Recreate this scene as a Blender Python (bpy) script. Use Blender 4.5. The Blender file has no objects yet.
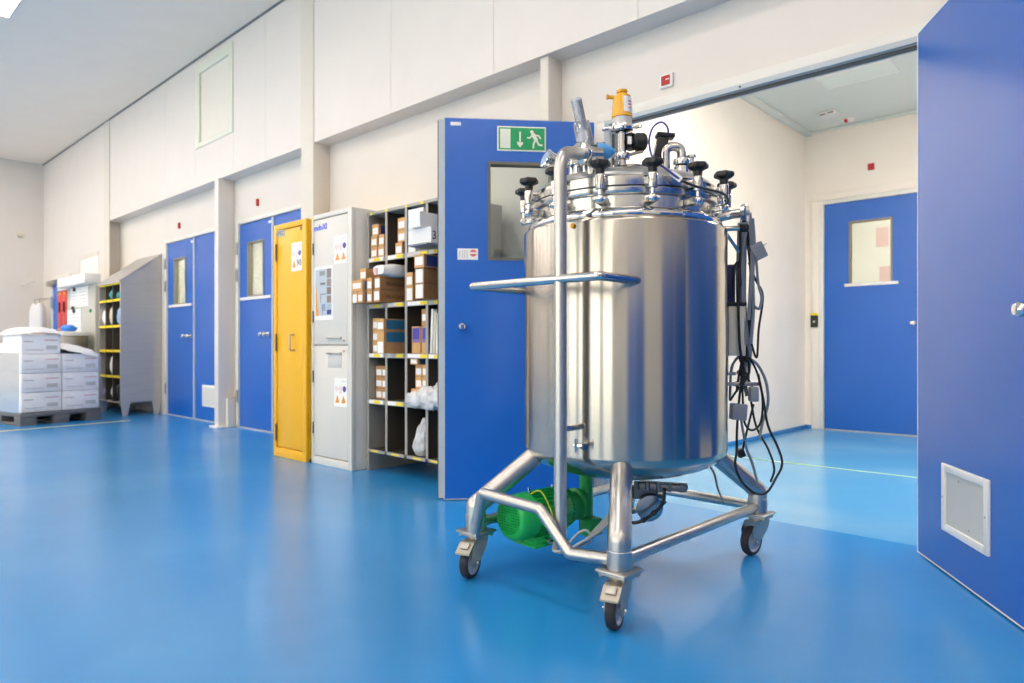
import bpy, bmesh, math, random
from mathutils import Vector, Matrix, noise
R = random.Random(7)
D = bpy.data
COL = bpy.context.scene.collection
PI = math.pi

# ------------------------------------------------------------ camera, world, lights, exposure
sc = bpy.context.scene
cam_data = D.cameras.new('camera')
cam_data.sensor_width = 36.0
cam_data.lens = 24.0
cam_data.shift_y = 4.5 / 1024
cam_data.clip_start = 0.05
cam_data.dof.use_dof = True
cam_data.dof.focus_distance = 2.75
cam_data.dof.aperture_fstop = 2.8
cam = D.objects.new('camera', cam_data)
cam.location = (0, 0, .92)
cam.rotation_euler = (PI / 2, 0, math.atan2(683, 732))
COL.objects.link(cam)
sc.camera = cam

world = D.worlds.new('world')
sc.world = world
world.use_nodes = True
world.node_tree.nodes['Background'].inputs[0].default_value = (1, .89, .81, 1)
world.node_tree.nodes['Background'].inputs[1].default_value = 4.2

sc.view_settings.view_transform = 'Standard'
sc.view_settings.look = 'None'
sc.view_settings.gamma = 1.0
sc.view_settings.use_curve_mapping = False
sc.view_settings.exposure = 0.6
HALL_LAMP = 7.0          # emission of the hall's ceiling panels
CORRIDOR_FILL = 19.0  # emission of the hidden panels added in the corridor
ROOM_FILL = 11.0  # emission of the unseen panel added in the end room

# ------------------------------------------------------------ materials
def lin(h):
    if isinstance(h, str):
        h = h.lstrip('#')
        c = [int(h[i:i + 2], 16) / 255 for i in (0, 2, 4)]
    else:
        c = [v / 255 for v in h]
    return tuple(v / 12.92 if v <= .04045 else ((v + .055) / 1.055) ** 2.4 for v in c) + (1,)

def mat(name, color, rough=.5, metal=0.0, var=0.0, scale=(3, 3, 3), bump=0.0, bscale=60, rvar=0.0, coat=0.0, spec=.5, aniso=0.0):
    m = D.materials.new(name)
    m.use_nodes = True
    nt = m.node_tree
    b = nt.nodes['Principled BSDF']
    c = lin(color)
    b.inputs['Base Color'].default_value = c
    b.inputs['Roughness'].default_value = rough
    b.inputs['Metallic'].default_value = metal
    b.inputs['Specular IOR Level'].default_value = spec
    b.inputs['Coat Weight'].default_value = coat
    b.inputs['Anisotropic'].default_value = aniso
    tc = nt.nodes.new('ShaderNodeTexCoord')
    mp = nt.nodes.new('ShaderNodeMapping')
    mp.inputs['Scale'].default_value = scale
    nt.links.new(tc.outputs['Object'], mp.inputs['Vector'])
    n = nt.nodes.new('ShaderNodeTexNoise')
    n.inputs['Scale'].default_value = 1.0
    n.inputs['Detail'].default_value = 5
    nt.links.new(mp.outputs['Vector'], n.inputs['Vector'])
    r = nt.nodes.new('ShaderNodeMapRange')
    r.inputs['From Min'].default_value = .3
    r.inputs['From Max'].default_value = .7
    r.inputs['To Min'].default_value = 1 - max(var, .015)
    r.inputs['To Max'].default_value = 1 + max(var, .015)
    nt.links.new(n.outputs['Fac'], r.inputs['Value'])
    mix = nt.nodes.new('ShaderNodeVectorMath')
    mix.operation = 'SCALE'
    mix.inputs[0].default_value = c[:3]
    nt.links.new(r.outputs['Result'], mix.inputs['Scale'])
    nt.links.new(mix.outputs['Vector'], b.inputs['Base Color'])
    if rvar:
        r2 = nt.nodes.new('ShaderNodeMapRange')
        r2.inputs['From Min'].default_value = .3
        r2.inputs['From Max'].default_value = .7
        r2.inputs['To Min'].default_value = rough - rvar
        r2.inputs['To Max'].default_value = rough + rvar
        nt.links.new(n.outputs['Fac'], r2.inputs['Value'])
        nt.links.new(r2.outputs['Result'], b.inputs['Roughness'])
    if bump:
        n2 = nt.nodes.new('ShaderNodeTexNoise')
        n2.inputs['Scale'].default_value = bscale
        n2.inputs['Detail'].default_value = 3
        nt.links.new(tc.outputs['Object'], n2.inputs['Vector'])
        bp = nt.nodes.new('ShaderNodeBump')
        bp.inputs['Strength'].default_value = bump
        bp.inputs['Distance'].default_value = .01
        nt.links.new(n2.outputs['Fac'], bp.inputs['Height'])
        nt.links.new(bp.outputs['Normal'], b.inputs['Normal'])
    return m

def emit(name, color, strength):
    m = D.materials.new(name)
    m.use_nodes = True
    b = m.node_tree.nodes['Principled BSDF']
    b.inputs['Base Color'].default_value = lin(color)
    b.inputs['Emission Color'].default_value = lin(color)
    b.inputs['Emission Strength'].default_value = strength
    return m

def clear(name, tint, gloss=.12, rough=.02, haze=0.0, hv=.2):
    """thin clear sheet: mostly see-through with a little gloss and, for plastic film, some white haze"""
    m = D.materials.new(name)
    m.use_nodes = True
    nt = m.node_tree
    nt.nodes.remove(nt.nodes['Principled BSDF'])
    out = nt.nodes['Material Output']
    t = nt.nodes.new('ShaderNodeBsdfTransparent')
    t.inputs[0].default_value = lin(tint)
    g = nt.nodes.new('ShaderNodeBsdfGlossy')
    g.inputs['Roughness'].default_value = rough
    fr = nt.nodes.new('ShaderNodeFresnel')
    fr.inputs['IOR'].default_value = 1.45
    mul = nt.nodes.new('ShaderNodeMath')
    mul.operation = 'MULTIPLY_ADD'
    mul.inputs[1].default_value = .8
    mul.inputs[2].default_value = gloss * .2
    nt.links.new(fr.outputs[0], mul.inputs[0])
    mx = nt.nodes.new('ShaderNodeMixShader')
    nt.links.new(mul.outputs[0], mx.inputs[0])
    nt.links.new(t.outputs[0], mx.inputs[1])
    nt.links.new(g.outputs[0], mx.inputs[2])
    last = mx
    if haze:
        d = nt.nodes.new('ShaderNodeBsdfDiffuse')
        d.inputs[0].default_value = lin('#f2f2f2')
        n = nt.nodes.new('ShaderNodeTexNoise')
        n.inputs['Scale'].default_value = 14
        n.inputs['Detail'].default_value = 4
        tc = nt.nodes.new('ShaderNodeTexCoord')
        nt.links.new(tc.outputs['Object'], n.inputs['Vector'])
        r = nt.nodes.new('ShaderNodeMapRange')
        r.inputs['From Min'].default_value = .3
        r.inputs['From Max'].default_value = .7
        r.inputs['To Min'].default_value = max(0, haze - hv)
        r.inputs['To Max'].default_value = min(1, haze + hv)
        nt.links.new(n.outputs['Fac'], r.inputs['Value'])
        m2 = nt.nodes.new('ShaderNodeMixShader')
        nt.links.new(r.outputs['Result'], m2.inputs[0])
        nt.links.new(mx.outputs[0], m2.inputs[1])
        nt.links.new(d.outputs[0], m2.inputs[2])
        last = m2
    nt.links.new(last.outputs[0], out.inputs['Surface'])
    return m

def floor_mat(name, base, pale, rough):
    m = mat(name, base, rough, var=.05, scale=(.6, .6, .6), spec=.85)
    nt = m.node_tree
    b = nt.nodes['Principled BSDF']
    src = b.inputs['Base Color'].links[0].from_socket
    tc = nt.nodes.new('ShaderNodeTexCoord')
    n = nt.nodes.new('ShaderNodeTexNoise')
    n.inputs['Scale'].default_value = 1.1
    n.inputs['Detail'].default_value = 6
    nt.links.new(tc.outputs['Object'], n.inputs['Vector'])
    r = nt.nodes.new('ShaderNodeMapRange')
    r.inputs['From Min'].default_value = .45
    r.inputs['From Max'].default_value = .8
    r.inputs['To Max'].default_value = .35
    nt.links.new(n.outputs['Fac'], r.inputs['Value'])
    mx = nt.nodes.new('ShaderNodeMix')
    mx.data_type = 'RGBA'
    nt.links.new(r.outputs['Result'], mx.inputs['Factor'])
    nt.links.new(src, mx.inputs[6])
    mx.inputs[7].default_value = lin(pale)
    nt.links.new(mx.outputs[2], b.inputs['Base Color'])
    n3 = nt.nodes.new('ShaderNodeTexNoise')
    n3.inputs['Scale'].default_value = 9
    n3.inputs['Detail'].default_value = 4
    nt.links.new(tc.outputs['Object'], n3.inputs['Vector'])
    bp = nt.nodes.new('ShaderNodeBump')
    bp.inputs['Strength'].default_value = .06
    bp.inputs['Distance'].default_value = .01
    nt.links.new(n3.outputs['Fac'], bp.inputs['Height'])
    nt.links.new(bp.outputs['Normal'], b.inputs['Normal'])
    return m

M = {}
M['floor'] = floor_mat('blue_epoxy', '#2487cb', '#56a7dd', .23)
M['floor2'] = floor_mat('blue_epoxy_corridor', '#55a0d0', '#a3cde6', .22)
M['wall'] = mat('white_wall', '#e0d9d0', .55, bump=.02, bscale=40)
M['clad'] = mat('white_cladding', '#e3dcd4', .45)
M['cream'] = mat('cream_paint', '#ddd6ca', .45)
M['corridor'] = mat('corridor_wall', '#f2e9dd', .5)
M['ceil'] = mat('ceiling_white', '#fff0de', .7)
M['ceil2'] = mat('corridor_ceiling', '#dfe2da', .6)
M['shadowgap'] = mat('shadow_gap_grey', '#8d8a84', .7)
M['darkgap'] = mat('dark_gap', '#5c5a56', .7)
M['door'] = mat('blue_laminate', '#0a60be', .27, var=.02, bump=.012, bscale=300, spec=.7)
M['doorframe'] = mat('door_frame_white', '#e6e2d8', .4)
M['steelframe'] = mat('grey_steel_frame', '#b9bfc4', .35)
M['seal'] = mat('dark_seal', '#4a4f52', .6)
M['whiteplastic'] = mat('white_plastic', '#ebe9e4', .4)
M['greypanel'] = mat('pale_grey_mesh', '#d3d2cb', .6, bump=.3, bscale=500)
M['red'] = mat('red_plastic', '#b81f26', .4)
M['black'] = mat('black_plastic', '#191919', .45)
M['rubber'] = mat('black_rubber', '#26242a', .7)
M['steel'] = mat('stainless_steel', '#c6c3be', .2, metal=1, var=.03, scale=(200, 200, 3), rvar=.04)
M['jacket'] = mat('brushed_stainless', '#b8b2a9', .19, metal=1, var=.03, scale=(60, 60, 1.5), aniso=.85)
_nt = M['jacket'].node_tree
_tg = _nt.nodes.new('ShaderNodeTangent')
_tg.direction_type = 'RADIAL'
_tg.axis = 'Z'
_nt.links.new(_tg.outputs[0], _nt.nodes['Principled BSDF'].inputs['Tangent'])
_nt.nodes['Principled BSDF'].inputs['Anisotropic Rotation'].default_value = .25
M['satin'] = mat('satin_stainless', '#bdbbb7', .33, metal=1, var=.04, scale=(40, 40, 40), rvar=.04)
M['chrome'] = mat('polished_steel', '#dcdad6', .07, metal=1)
M['zinc'] = mat('zinc_plate', '#b3afa6', .38, metal=1, var=.06, scale=(30, 30, 30))
M['locker'] = mat('locker_stainless', '#c2beb8', .4, metal=.45, var=.05, scale=(2, 2, 30), rvar=.06)
M['yellow'] = mat('yellow_enamel', '#f3b616', .35)
M['cabinet'] = mat('light_grey_enamel', '#d9d5cd', .4)
M['cabside'] = mat('grey_enamel', '#d2cfc8', .42)
M['rack'] = mat('rack_grey', '#a6a39c', .42, metal=.3)
M['rackshade'] = mat('rack_inside_shaded', '#484139', .55, metal=.2)  # insides of rack and locker, the shade of the bays put into the colour
M['rackback_shade'] = mat('rack_back_shaded', '#292521', .7)  # back of the bays, their deeper shade painted in
M['kraft'] = mat('kraft_board', '#b98a5b', .75, var=.07, scale=(30, 30, 30))
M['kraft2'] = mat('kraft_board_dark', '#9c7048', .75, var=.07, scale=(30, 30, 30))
M['kraftpale'] = mat('kraft_edge', '#d3a268', .7, var=.05, scale=(20, 20, 20))
M['carton'] = mat('white_board', '#e9e8e6', .6)
M['paper'] = mat('paper', '#f0eeea', .7)
M['printblue'] = mat('blue_print', '#2c3f80', .5)
M['printteal'] = mat('teal_print', '#2d6f93', .5)
M['printviolet'] = mat('violet_print', '#4a45a8', .5)
M['ink'] = mat('black_ink', '#2b2b2b', .6)
M['brownink'] = mat('brown_ink', '#4a3020', .7)
M['pinkink'] = mat('pale_red_ink', '#e2b4b0', .6)
M['redink'] = mat('red_ink', '#d4605c', .6)
M['blueink'] = mat('blue_ink', '#3c58d8', .5)
M['indigo'] = mat('indigo_ink', '#4d4d96', .5)
M['orange'] = mat('orange_ink', '#e79a1c', .5)
M['greenink'] = mat('safety_green', '#169a5a', .45)
M['signwhite'] = mat('luminous_white', '#e9ead9', .5)
M['yellowtape'] = mat('yellow_label', '#f0d91c', .5)
M['greytape'] = mat('grey_label', '#c9c6c0', .5)
M['green'] = mat('green_enamel', '#22ba58', .32)
M['darkgreen'] = mat('green_enamel_dark', '#149c44', .4)
M['wire_grey'] = mat('grey_cable', '#7d858c', .5)
M['wire_pale'] = mat('pale_cable', '#a9acae', .5)
M['wire_black'] = mat('black_cable', '#17171a', .5)
M['wire_blue'] = mat('blue_cable', '#34388f', .45)
M['plug_grey'] = mat('grey_plug', '#8f9296', .5)
M['beige'] = mat('beige_enamel', '#d6ccb4', .45)
M['gold'] = mat('amber_yellow_cap', '#e5a614', .25, coat=.4)
M['lightblue'] = mat('light_blue_cap', '#4f9cda', .4)
M['wheelhub'] = mat('grey_hub', '#b4bac4', .45)
M['pallet'] = mat('dark_grey_plastic', '#6b6a69', .6)
M['wrapbox'] = mat('wrapped_white_board', '#fcf8f4', .35)
M['teal'] = mat('teal_gloves', '#1f8a92', .5)
M['skyblue'] = mat('sky_blue_cloth', '#8fb4de', .6)
M['brightblue'] = mat('bright_blue_plastic', '#2f86e6', .5)
M['purple'] = mat('purple_cloth', '#9a86cc', .7)
M['whitecloth'] = mat('white_cloth', '#e9e6e4', .8)
M['redlocker'] = mat('red_locker', '#d8322c', .4)
M['board'] = mat('pale_board', '#bdbcb2', .5)
M['glass'] = clear('window_glass', '#eef3f0', .3)
M['film'] = clear('plastic_film', '#f4f6f8', .3, .15, haze=.55)
M['tubefilm'] = clear('clear_tube', '#c6d2e2', .6, .08, haze=.12)
M['bag'] = clear('translucent_bag', '#f2f0ec', .6, .18, haze=.6)
M['hall_lamp'] = emit('lit_diffuser_hall', '#ffeee0', HALL_LAMP)
M['corr_fill'] = emit('fill_panel_corridor', '#fff7f0', CORRIDOR_FILL)
M['store_fill'] = emit('fill_panel_store', '#fff6e2', 60.0)
M['room_fill'] = emit('fill_panel_room', '#fff6e2', ROOM_FILL)

# ------------------------------------------------------------ building helpers
WL = {}          # world location of every parent (nothing that parents is rotated)

def fillet(pts, rad, n=6):
    out = [Vector(pts[0])]
    for i in range(1, len(pts) - 1):
        a, b, c = Vector(pts[i - 1]), Vector(pts[i]), Vector(pts[i + 1])
        d1, d2 = (a - b), (c - b)
        ang = d1.angle(d2)
        t = min(rad / math.tan(ang / 2), d1.length * .49, d2.length * .49)
        p1, p2 = b + d1.normalized() * t, b + d2.normalized() * t
        for k in range(n + 1):
            s = k / n
            out.append(p1 * (1 - s) ** 2 + b * 2 * s * (1 - s) + p2 * s * s)
    out.append(Vector(pts[-1]))
    return out

def spline(pts, n=6):
    """Catmull-Rom through the points, for hanging cables"""
    P = [Vector(p) for p in pts]
    P = [P[0] * 2 - P[1]] + P + [P[-1] * 2 - P[-2]]
    out = []
    for i in range(1, len(P) - 2):
        for k in range(n):
            t = k / n
            out.append(.5 * ((2 * P[i]) + (P[i + 1] - P[i - 1]) * t + (2 * P[i - 1] - 5 * P[i] + 4 * P[i + 1] - P[i + 2]) * t * t
                             + (3 * P[i] - P[i - 1] - 3 * P[i + 1] + P[i + 2]) * t ** 3))
    out.append(P[-2])
    return out

class MB:
    def __init__(s):
        s.bm = bmesh.new()
    def box(s, x0, x1, y0, y1, z0, z1, bev=0.0):
        return s.obox(((x0 + x1) / 2, (y0 + y1) / 2, (z0 + z1) / 2), (abs(x1 - x0), abs(y1 - y0), abs(z1 - z0)), None, bev)
    def obox(s, c, size, rot=None, bev=0.0, seg=2):
        r = bmesh.ops.create_cube(s.bm, size=1.0)
        m = Matrix.Translation(c) @ (rot.to_4x4() if rot else Matrix()) @ Matrix.Diagonal((*size, 1))
        bmesh.ops.transform(s.bm, matrix=m, verts=r['verts'])
        if bev:
            es = list({e for v in r['verts'] for e in v.link_edges})
            bmesh.ops.bevel(s.bm, geom=es, offset=min(bev, min(size) * .45), segments=seg, profile=.5, affect='EDGES')
        return s
    def cyl(s, p0, p1, r, r2=None, seg=24):
        p0, p1 = Vector(p0), Vector(p1)
        d = p1 - p0
        m = Matrix.Translation((p0 + p1) / 2) @ d.to_track_quat('Z', 'Y').to_matrix().to_4x4()
        bmesh.ops.create_cone(s.bm, cap_ends=True, segments=seg, radius1=r, radius2=r if r2 is None else r2, depth=d.length, matrix=m)
        return s
    def sphere(s, c, r, seg=16, sc=(1, 1, 1)):
        bmesh.ops.create_uvsphere(s.bm, u_segments=seg, v_segments=seg // 2, radius=r, matrix=Matrix.Translation(c) @ Matrix.Diagonal((*sc, 1)))
        return s
    def lathe(s, prof, o=(0, 0, 0), axis=(0, 0, 1), seg=32, closed=False):
        q = Vector(axis).to_track_quat('Z', 'Y').to_matrix()
        o = Vector(o)
        rings = []
        for (r, z) in prof:
            if r < 1e-6:
                rings.append([s.bm.verts.new(o + q @ Vector((0, 0, z)))])
            else:
                rings.append([s.bm.verts.new(o + q @ Vector((r * math.cos(2 * PI * k / seg), r * math.sin(2 * PI * k / seg), z))) for k in range(seg)])
        pairs = list(zip(rings, rings[1:])) + ([(rings[-1], rings[0])] if closed else [])
        for a, b in pairs:
            for k in range(seg):
                k2 = (k + 1) % seg
                if len(a) == 1 and len(b) == 1: continue
                if len(a) == 1: s.bm.faces.new((a[0], b[k2], b[k]))
                elif len(b) == 1: s.bm.faces.new((a[k], a[k2], b[0]))
                else: s.bm.faces.new((a[k], a[k2], b[k2], b[k]))
        return s
    def tube(s, pts, r, seg=12, closed=False, caps=True):
        P = [Vector(p) for p in pts]
        n = len(P)
        T = []
        for i in range(n):
            if closed: t = P[(i + 1) % n] - P[i - 1]
            elif i == 0: t = P[1] - P[0]
            elif i == n - 1: t = P[-1] - P[-2]
            else: t = (P[i + 1] - P[i]).normalized() + (P[i] - P[i - 1]).normalized()
            T.append(t.normalized())
        up = Vector((0, 0, 1)) if abs(T[0].z) < .9 else Vector((1, 0, 0))
        nrm = (up - T[0] * up.dot(T[0])).normalized()
        rings = []
        for i in range(n):
            nrm = (nrm - T[i] * nrm.dot(T[i])).normalized()
            bn = T[i].cross(nrm)
            rr = r[i] if isinstance(r, (list, tuple)) else r
            rings.append([s.bm.verts.new(P[i] + (nrm * math.cos(2 * PI * k / seg) + bn * math.sin(2 * PI * k / seg)) * rr) for k in range(seg)])
        pairs = list(zip(rings, rings[1:])) + ([(rings[-1], rings[0])] if closed else [])
        for a, b in pairs:
            for k in range(seg):
                s.bm.faces.new((a[k], a[(k + 1) % seg], b[(k + 1) % seg], b[k]))
        if caps and not closed:
            s.bm.faces.new(rings[0][::-1])
            s.bm.faces.new(rings[-1])
        return s
    def poly(s, pts, off):
        """a flat outline given as 3D points, extruded by the vector off"""
        off = Vector(off)
        a = [s.bm.verts.new(Vector(p)) for p in pts]
        b = [s.bm.verts.new(Vector(p) + off) for p in pts]
        s.bm.faces.new(a[::-1]); s.bm.faces.new(b)
        n = len(a)
        for k in range(n):
            s.bm.faces.new((a[k], a[(k + 1) % n], b[(k + 1) % n], b[k]))
        return s
    def rotz(s, ang, about=(0, 0, 0)):
        bmesh.ops.rotate(s.bm, cent=about, matrix=Matrix.Rotation(ang, 3, 'Z'), verts=s.bm.verts)
        return s
    def build(s, name, m, parent=None, smooth=35):
        bm = s.bm
        bmesh.ops.recalc_face_normals(bm, faces=bm.faces)
        vs = [v.co for v in bm.verts]
        c = Vector([(min(v[i] for v in vs) + max(v[i] for v in vs)) / 2 for i in range(3)])
        if parent is None:
            c.z = min(v.z for v in vs)
        bmesh.ops.translate(bm, vec=-c, verts=bm.verts)
        me = D.meshes.new(name)
        bm.to_mesh(me); bm.free()
        if smooth:
            for p in me.polygons: p.use_smooth = True
            me.set_sharp_from_angle(angle=math.radians(smooth))
        me.materials.append(m if not isinstance(m, str) else M[m])
        return link(name, me, c, parent)

def link(name, me, c, parent):
    o = D.objects.new(name, me)
    COL.objects.link(o)
    if parent is not None:
        o.parent = parent
        o.location = c - WL[parent.name]
    else:
        o.location = c
    WL[o.name] = Vector(c)
    return o

def thing(name, loc, label=None, cat=None, group=None, kind=None):
    o = D.objects.new(name, None)
    o.empty_display_size = .1
    o.location = loc
    COL.objects.link(o)
    WL[o.name] = Vector(loc)
    return tag(o, label, cat, group, kind)

def tag(o, label=None, cat=None, group=None, kind=None):
    if label: o['label'] = label
    if cat: o['category'] = cat
    if group: o['group'] = group
    if kind: o['kind'] = kind
    return o

def lab(o, label):
    o['label'] = label
    return o

def struct(name, mb, m, parent=None, smooth=35):
    o = mb.build(name, m, parent, smooth)
    if parent is None: o['kind'] = 'structure'
    return o

def text(name, string, size, m, origin, right, up, parent, depth=.0006, width=None, align='LEFT', bold=0.0):
    cu = D.curves.new(name, 'FONT')
    cu.body = string
    cu.size = size
    cu.align_x = align
    cu.extrude = depth
    cu.offset = bold
    cu.resolution_u = 2
    tmp = D.objects.new('tmp_text', cu)
    COL.objects.link(tmp)
    bpy.context.view_layer.update()
    me = D.meshes.new_from_object(tmp.evaluated_get(bpy.context.evaluated_depsgraph_get()))
    D.objects.remove(tmp)
    D.curves.remove(cu)
    xs = [v.co.x for v in me.vertices]
    k = 1.0
    if width: k = width / (max(xs) - min(xs))
    r, u = Vector(right).normalized(), Vector(up).normalized()
    n = r.cross(u)
    b = MB()
    b.bm.from_mesh(me)
    D.meshes.remove(me)
    for v in b.bm.verts:
        v.co = Vector(origin) + r * v.co.x * k + u * v.co.y + n * (v.co.z + depth)
    return b.build(name, m, parent, 0)

def plate(mb, p, right, w, h, t):
    """thin sheet whose lower left front corner is p, standing up, proud of its wall by t"""
    r = Vector(right).normalized()
    n = r.cross(Vector((0, 0, 1)))
    c = Vector(p) + r * w / 2 + Vector((0, 0, h / 2)) + n * t / 2
    mb.obox(c, (w, t, h), Matrix((r, -n, Vector((0, 0, 1)))).transposed())
    return mb

# ============================================================ THE SETTING
CEIL = 4.33
WALLY = 3.55
XL, XR, YF = -15.23, 2.3, -6.6
HALL_Y = 3.56

struct('floor', MB().box(XL - .2, XR + .2, YF - .2, 3.57, -.1, 0), 'floor')
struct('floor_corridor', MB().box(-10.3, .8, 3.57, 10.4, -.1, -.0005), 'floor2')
struct('ceiling', MB().box(XL - .2, XR + .2, YF - .2, 3.75, CEIL, CEIL + .1), 'ceil')
# back wall: lower wall between its openings
b = MB()
DOORS = [(-9.70, -7.86), (-7.585, -6.05), (-2.46, -.72)]
x = XL
for a, c in DOORS:
    b.box(x, a, WALLY, 3.67, 0, 2.82)
    x = c
b.box(x, XR, WALLY, 3.67, 0, 2.82)
for a, c in DOORS:
    b.box(a, c, WALLY, 3.67 if a < -5 else 3.60, 2.335 if a < -5 else 2.30, 2.82)
struct('wall_back', b, 'wall', smooth=0)
# flush full-height bay at the far end of that wall
struct('wall_back_bay', MB().box(XL, -11.55, 3.384, WALLY, 0, CEIL), 'clad', smooth=0)
struct('wall_left', MB().box(XL - .15, XL, YF, 3.7, 0, CEIL), 'wall', smooth=0)
struct('wall_right', MB().box(XR, XR + .15, YF, 3.7, 0, CEIL), 'wall', smooth=0)
# glazed wall opposite, behind the camera: sill, header, piers and panes
b = MB().box(XL, XR, YF - .15, YF, 0, .2).box(XL, XR, YF - .15, YF, 4.1, CEIL)
piers = [XL + (XR - XL) * k / 8 for k in range(9)]
for p in piers: b.box(max(XL, p - .22), min(XR, p + .22), YF - .15, YF, .2, 4.1)
struct('wall_front', b, 'wall', smooth=0)
for k in range(8):
    a, c = piers[k] + .22, piers[k + 1] - .22
    w = thing('window_%d' % (k + 3), ((a + c) / 2, YF - .07, .2), kind='structure')
    b = MB().box(a, c, YF - .10, YF - .04, .2, .26).box(a, c, YF - .10, YF - .04, 4.04, 4.1)
    for q in (a, (a + c) / 2 - .03, c - .06): b.box(q, q + .06, YF - .10, YF - .04, .26, 4.04)
    b.build('window_frame', 'darkgap', w, 0)
    MB().box(a + .06, c - .06, YF - .08, YF - .07, .26, 4.04).build('pane', 'glass', w, 0)

# overhanging cladding above the doors: panels with fine open joints
up = MB().box(-11.55, XR, 3.40, 3.70, 2.8112, CEIL)
upper = struct('wall_back_upper', up, 'clad', smooth=0)
edges = [-11.43, -10.35, -9.25, -8.32, -7.33, -6.6, -5.892]
def clad(x0, x1, z0, z1):
    MB().box(x0 + .0015, x1 - .0015, 3.384, 3.402, z0, z1, .001).build('panel', 'clad', upper, 0)
for a, c in zip(edges, edges[1:]):
    if a == -8.32:
        clad(a, c, 2.811, 3.262); clad(a, c, 4.262, CEIL - .012)
    else:
        clad(a, c, 2.811, CEIL - .012)
e2 = [-5.672 + 1.17 * k for k in range(9)]
for a, c in zip(e2, e2[1:]): clad(a, min(c, XR), 2.811, CEIL - .012)
struct('trim_shadow_gap', MB().box(XL, XR, 3.364, 3.384, CEIL - .011, CEIL), 'shadowgap')  # grey strip painting the shadow gap between ceiling and wall
b = MB().box(-11.67, -11.43, 3.372, 3.384, 0, CEIL - .014).box(-11.5495, -11.545, 3.386, 3.549, 0, 2.81)
struct('trim_bay', b, 'cream')

# blind window in the cladding
w = thing('window_1', (-7.83, 3.40, 3.262), kind='structure')
b = MB()
for q in ((-8.32, -8.20, 3.262, 4.262), (-7.43, -7.33, 3.262, 4.262), (-8.20, -7.43, 3.262, 3.32), (-8.20, -7.43, 4.14, 4.262)):
    b.box(q[0], q[1], 3.372, 3.40, q[2], q[3], .003)
b.build('window_frame', mat('pale_green_frame', '#e4e3d2', .4), w)
MB().box(-8.20, -7.43, 3.396, 3.3995, 3.32, 4.14).build('pane', mat('blank_pane', '#e8e2d4', .35), w)

# columns
def column(name, x0, x1, y0, top, base=False):
    c = thing(name, ((x0 + x1) / 2, (y0 + WALLY) / 2, 0), kind='structure')
    b = MB().box(x0, x1, y0, WALLY - .001, 0, top, .004)
    b.build('shaft', 'clad' if base else 'cream', c)
    if base:
        MB().box(x0 - .05, x1 + .05, y0 - .04, WALLY - .005, 0, .018, .003).build('base_plate', 'whiteplastic', c)
    return c
column('column_door', -7.755, -7.655, 3.36, 2.811, True)
column('column_tall', -5.892, -5.672, 3.374, CEIL - .014)
column('column_short', -2.929, -2.858, 3.41, 2.811)
MB_cover = MB().box(-7.648, -7.588, 3.44, 3.549, 0, .33, .004)
tag(MB_cover.build('pipe_cover', 'cream'), 'cream boxed pipe cover at foot of the column between the double doors', 'pipe cover')

# doorway frame
f = thing('doorway_frame', (-1.59, 3.55, 0), kind='structure')
MB().box(-2.56, -.62, 3.53, 3.549, 2.33, 2.385, .004).box(-2.56, -2.50, 3.53, 3.549, 0, 2.33, .004).box(-.68, -.62, 3.53, 3.549, 0, 2.33, .004).build('architrave', 'doorframe', f)
MB().box(-2.50, -.68, 3.525, 3.549, 2.302, 2.33, .003).box(-2.50, -2.462, 3.525, 3.549, 0, 2.302, .003).box(-.718, -.68, 3.525, 3.549, 0, 2.302, .003).build('steel_frame', 'steelframe', f)
MB().box(-2.46, -.72, 3.552, 3.572, 2.284, 2.2995).box(-2.4595, -2.44, 3.555, 3.60, 0, 2.284).box(-.74, -.7205, 3.555, 3.60, 0, 2.284).build('door_stop', 'seal', f)
MB().box(-2.44, -.74, 3.5725, 3.598, 2.288, 2.2995).box(-2.4595, -2.44, 3.6005, 3.66, 0, 2.29).build('lining', 'steelframe', f)
MB().cyl((-1.61, 3.5235, 2.315), (-1.61, 3.526, 2.315), .006, seg=12).build('screw_hole', 'black', f)

# corridor beyond the doorway
struct('wall_corridor_left', MB().box(-2.94, -2.82, 3.60, 7.97, 0, 3.32), 'corridor', smooth=0)
struct('wall_corridor_right', MB().box(.45, .57, 3.67, 7.97, 0, 3.32), 'corridor', smooth=0)
struct('ceiling_corridor', MB().box(-2.94, .57, 3.60, 7.97, 3.3, 3.4), 'ceil2')
b = MB().box(-2.94, -2.63, 7.85, 7.97, 0, 3.32).box(-1.61, .57, 7.85, 7.97, 0, 3.32).box(-2.63, -1.61, 7.85, 7.97, 2.49, 3.32)
struct('wall_corridor_end', b, 'corridor', smooth=0)
struct('trim_corridor_coving', MB().box(-2.82, -2.74, 3.67, 7.85, 3.262, 3.2995, .01).box(-2.74, .45, 7.80, 7.85, 3.275, 3.2995, .008), 'ceil2')
struct('baseboard_corridor', MB().box(-2.82, -2.808, 3.67, 7.85, 0, .04, .004).box(-2.808, -2.75, 7.838, 7.85, 0, .04, .004), mat('blue_skirting', '#2a7fc4', .35))

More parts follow.
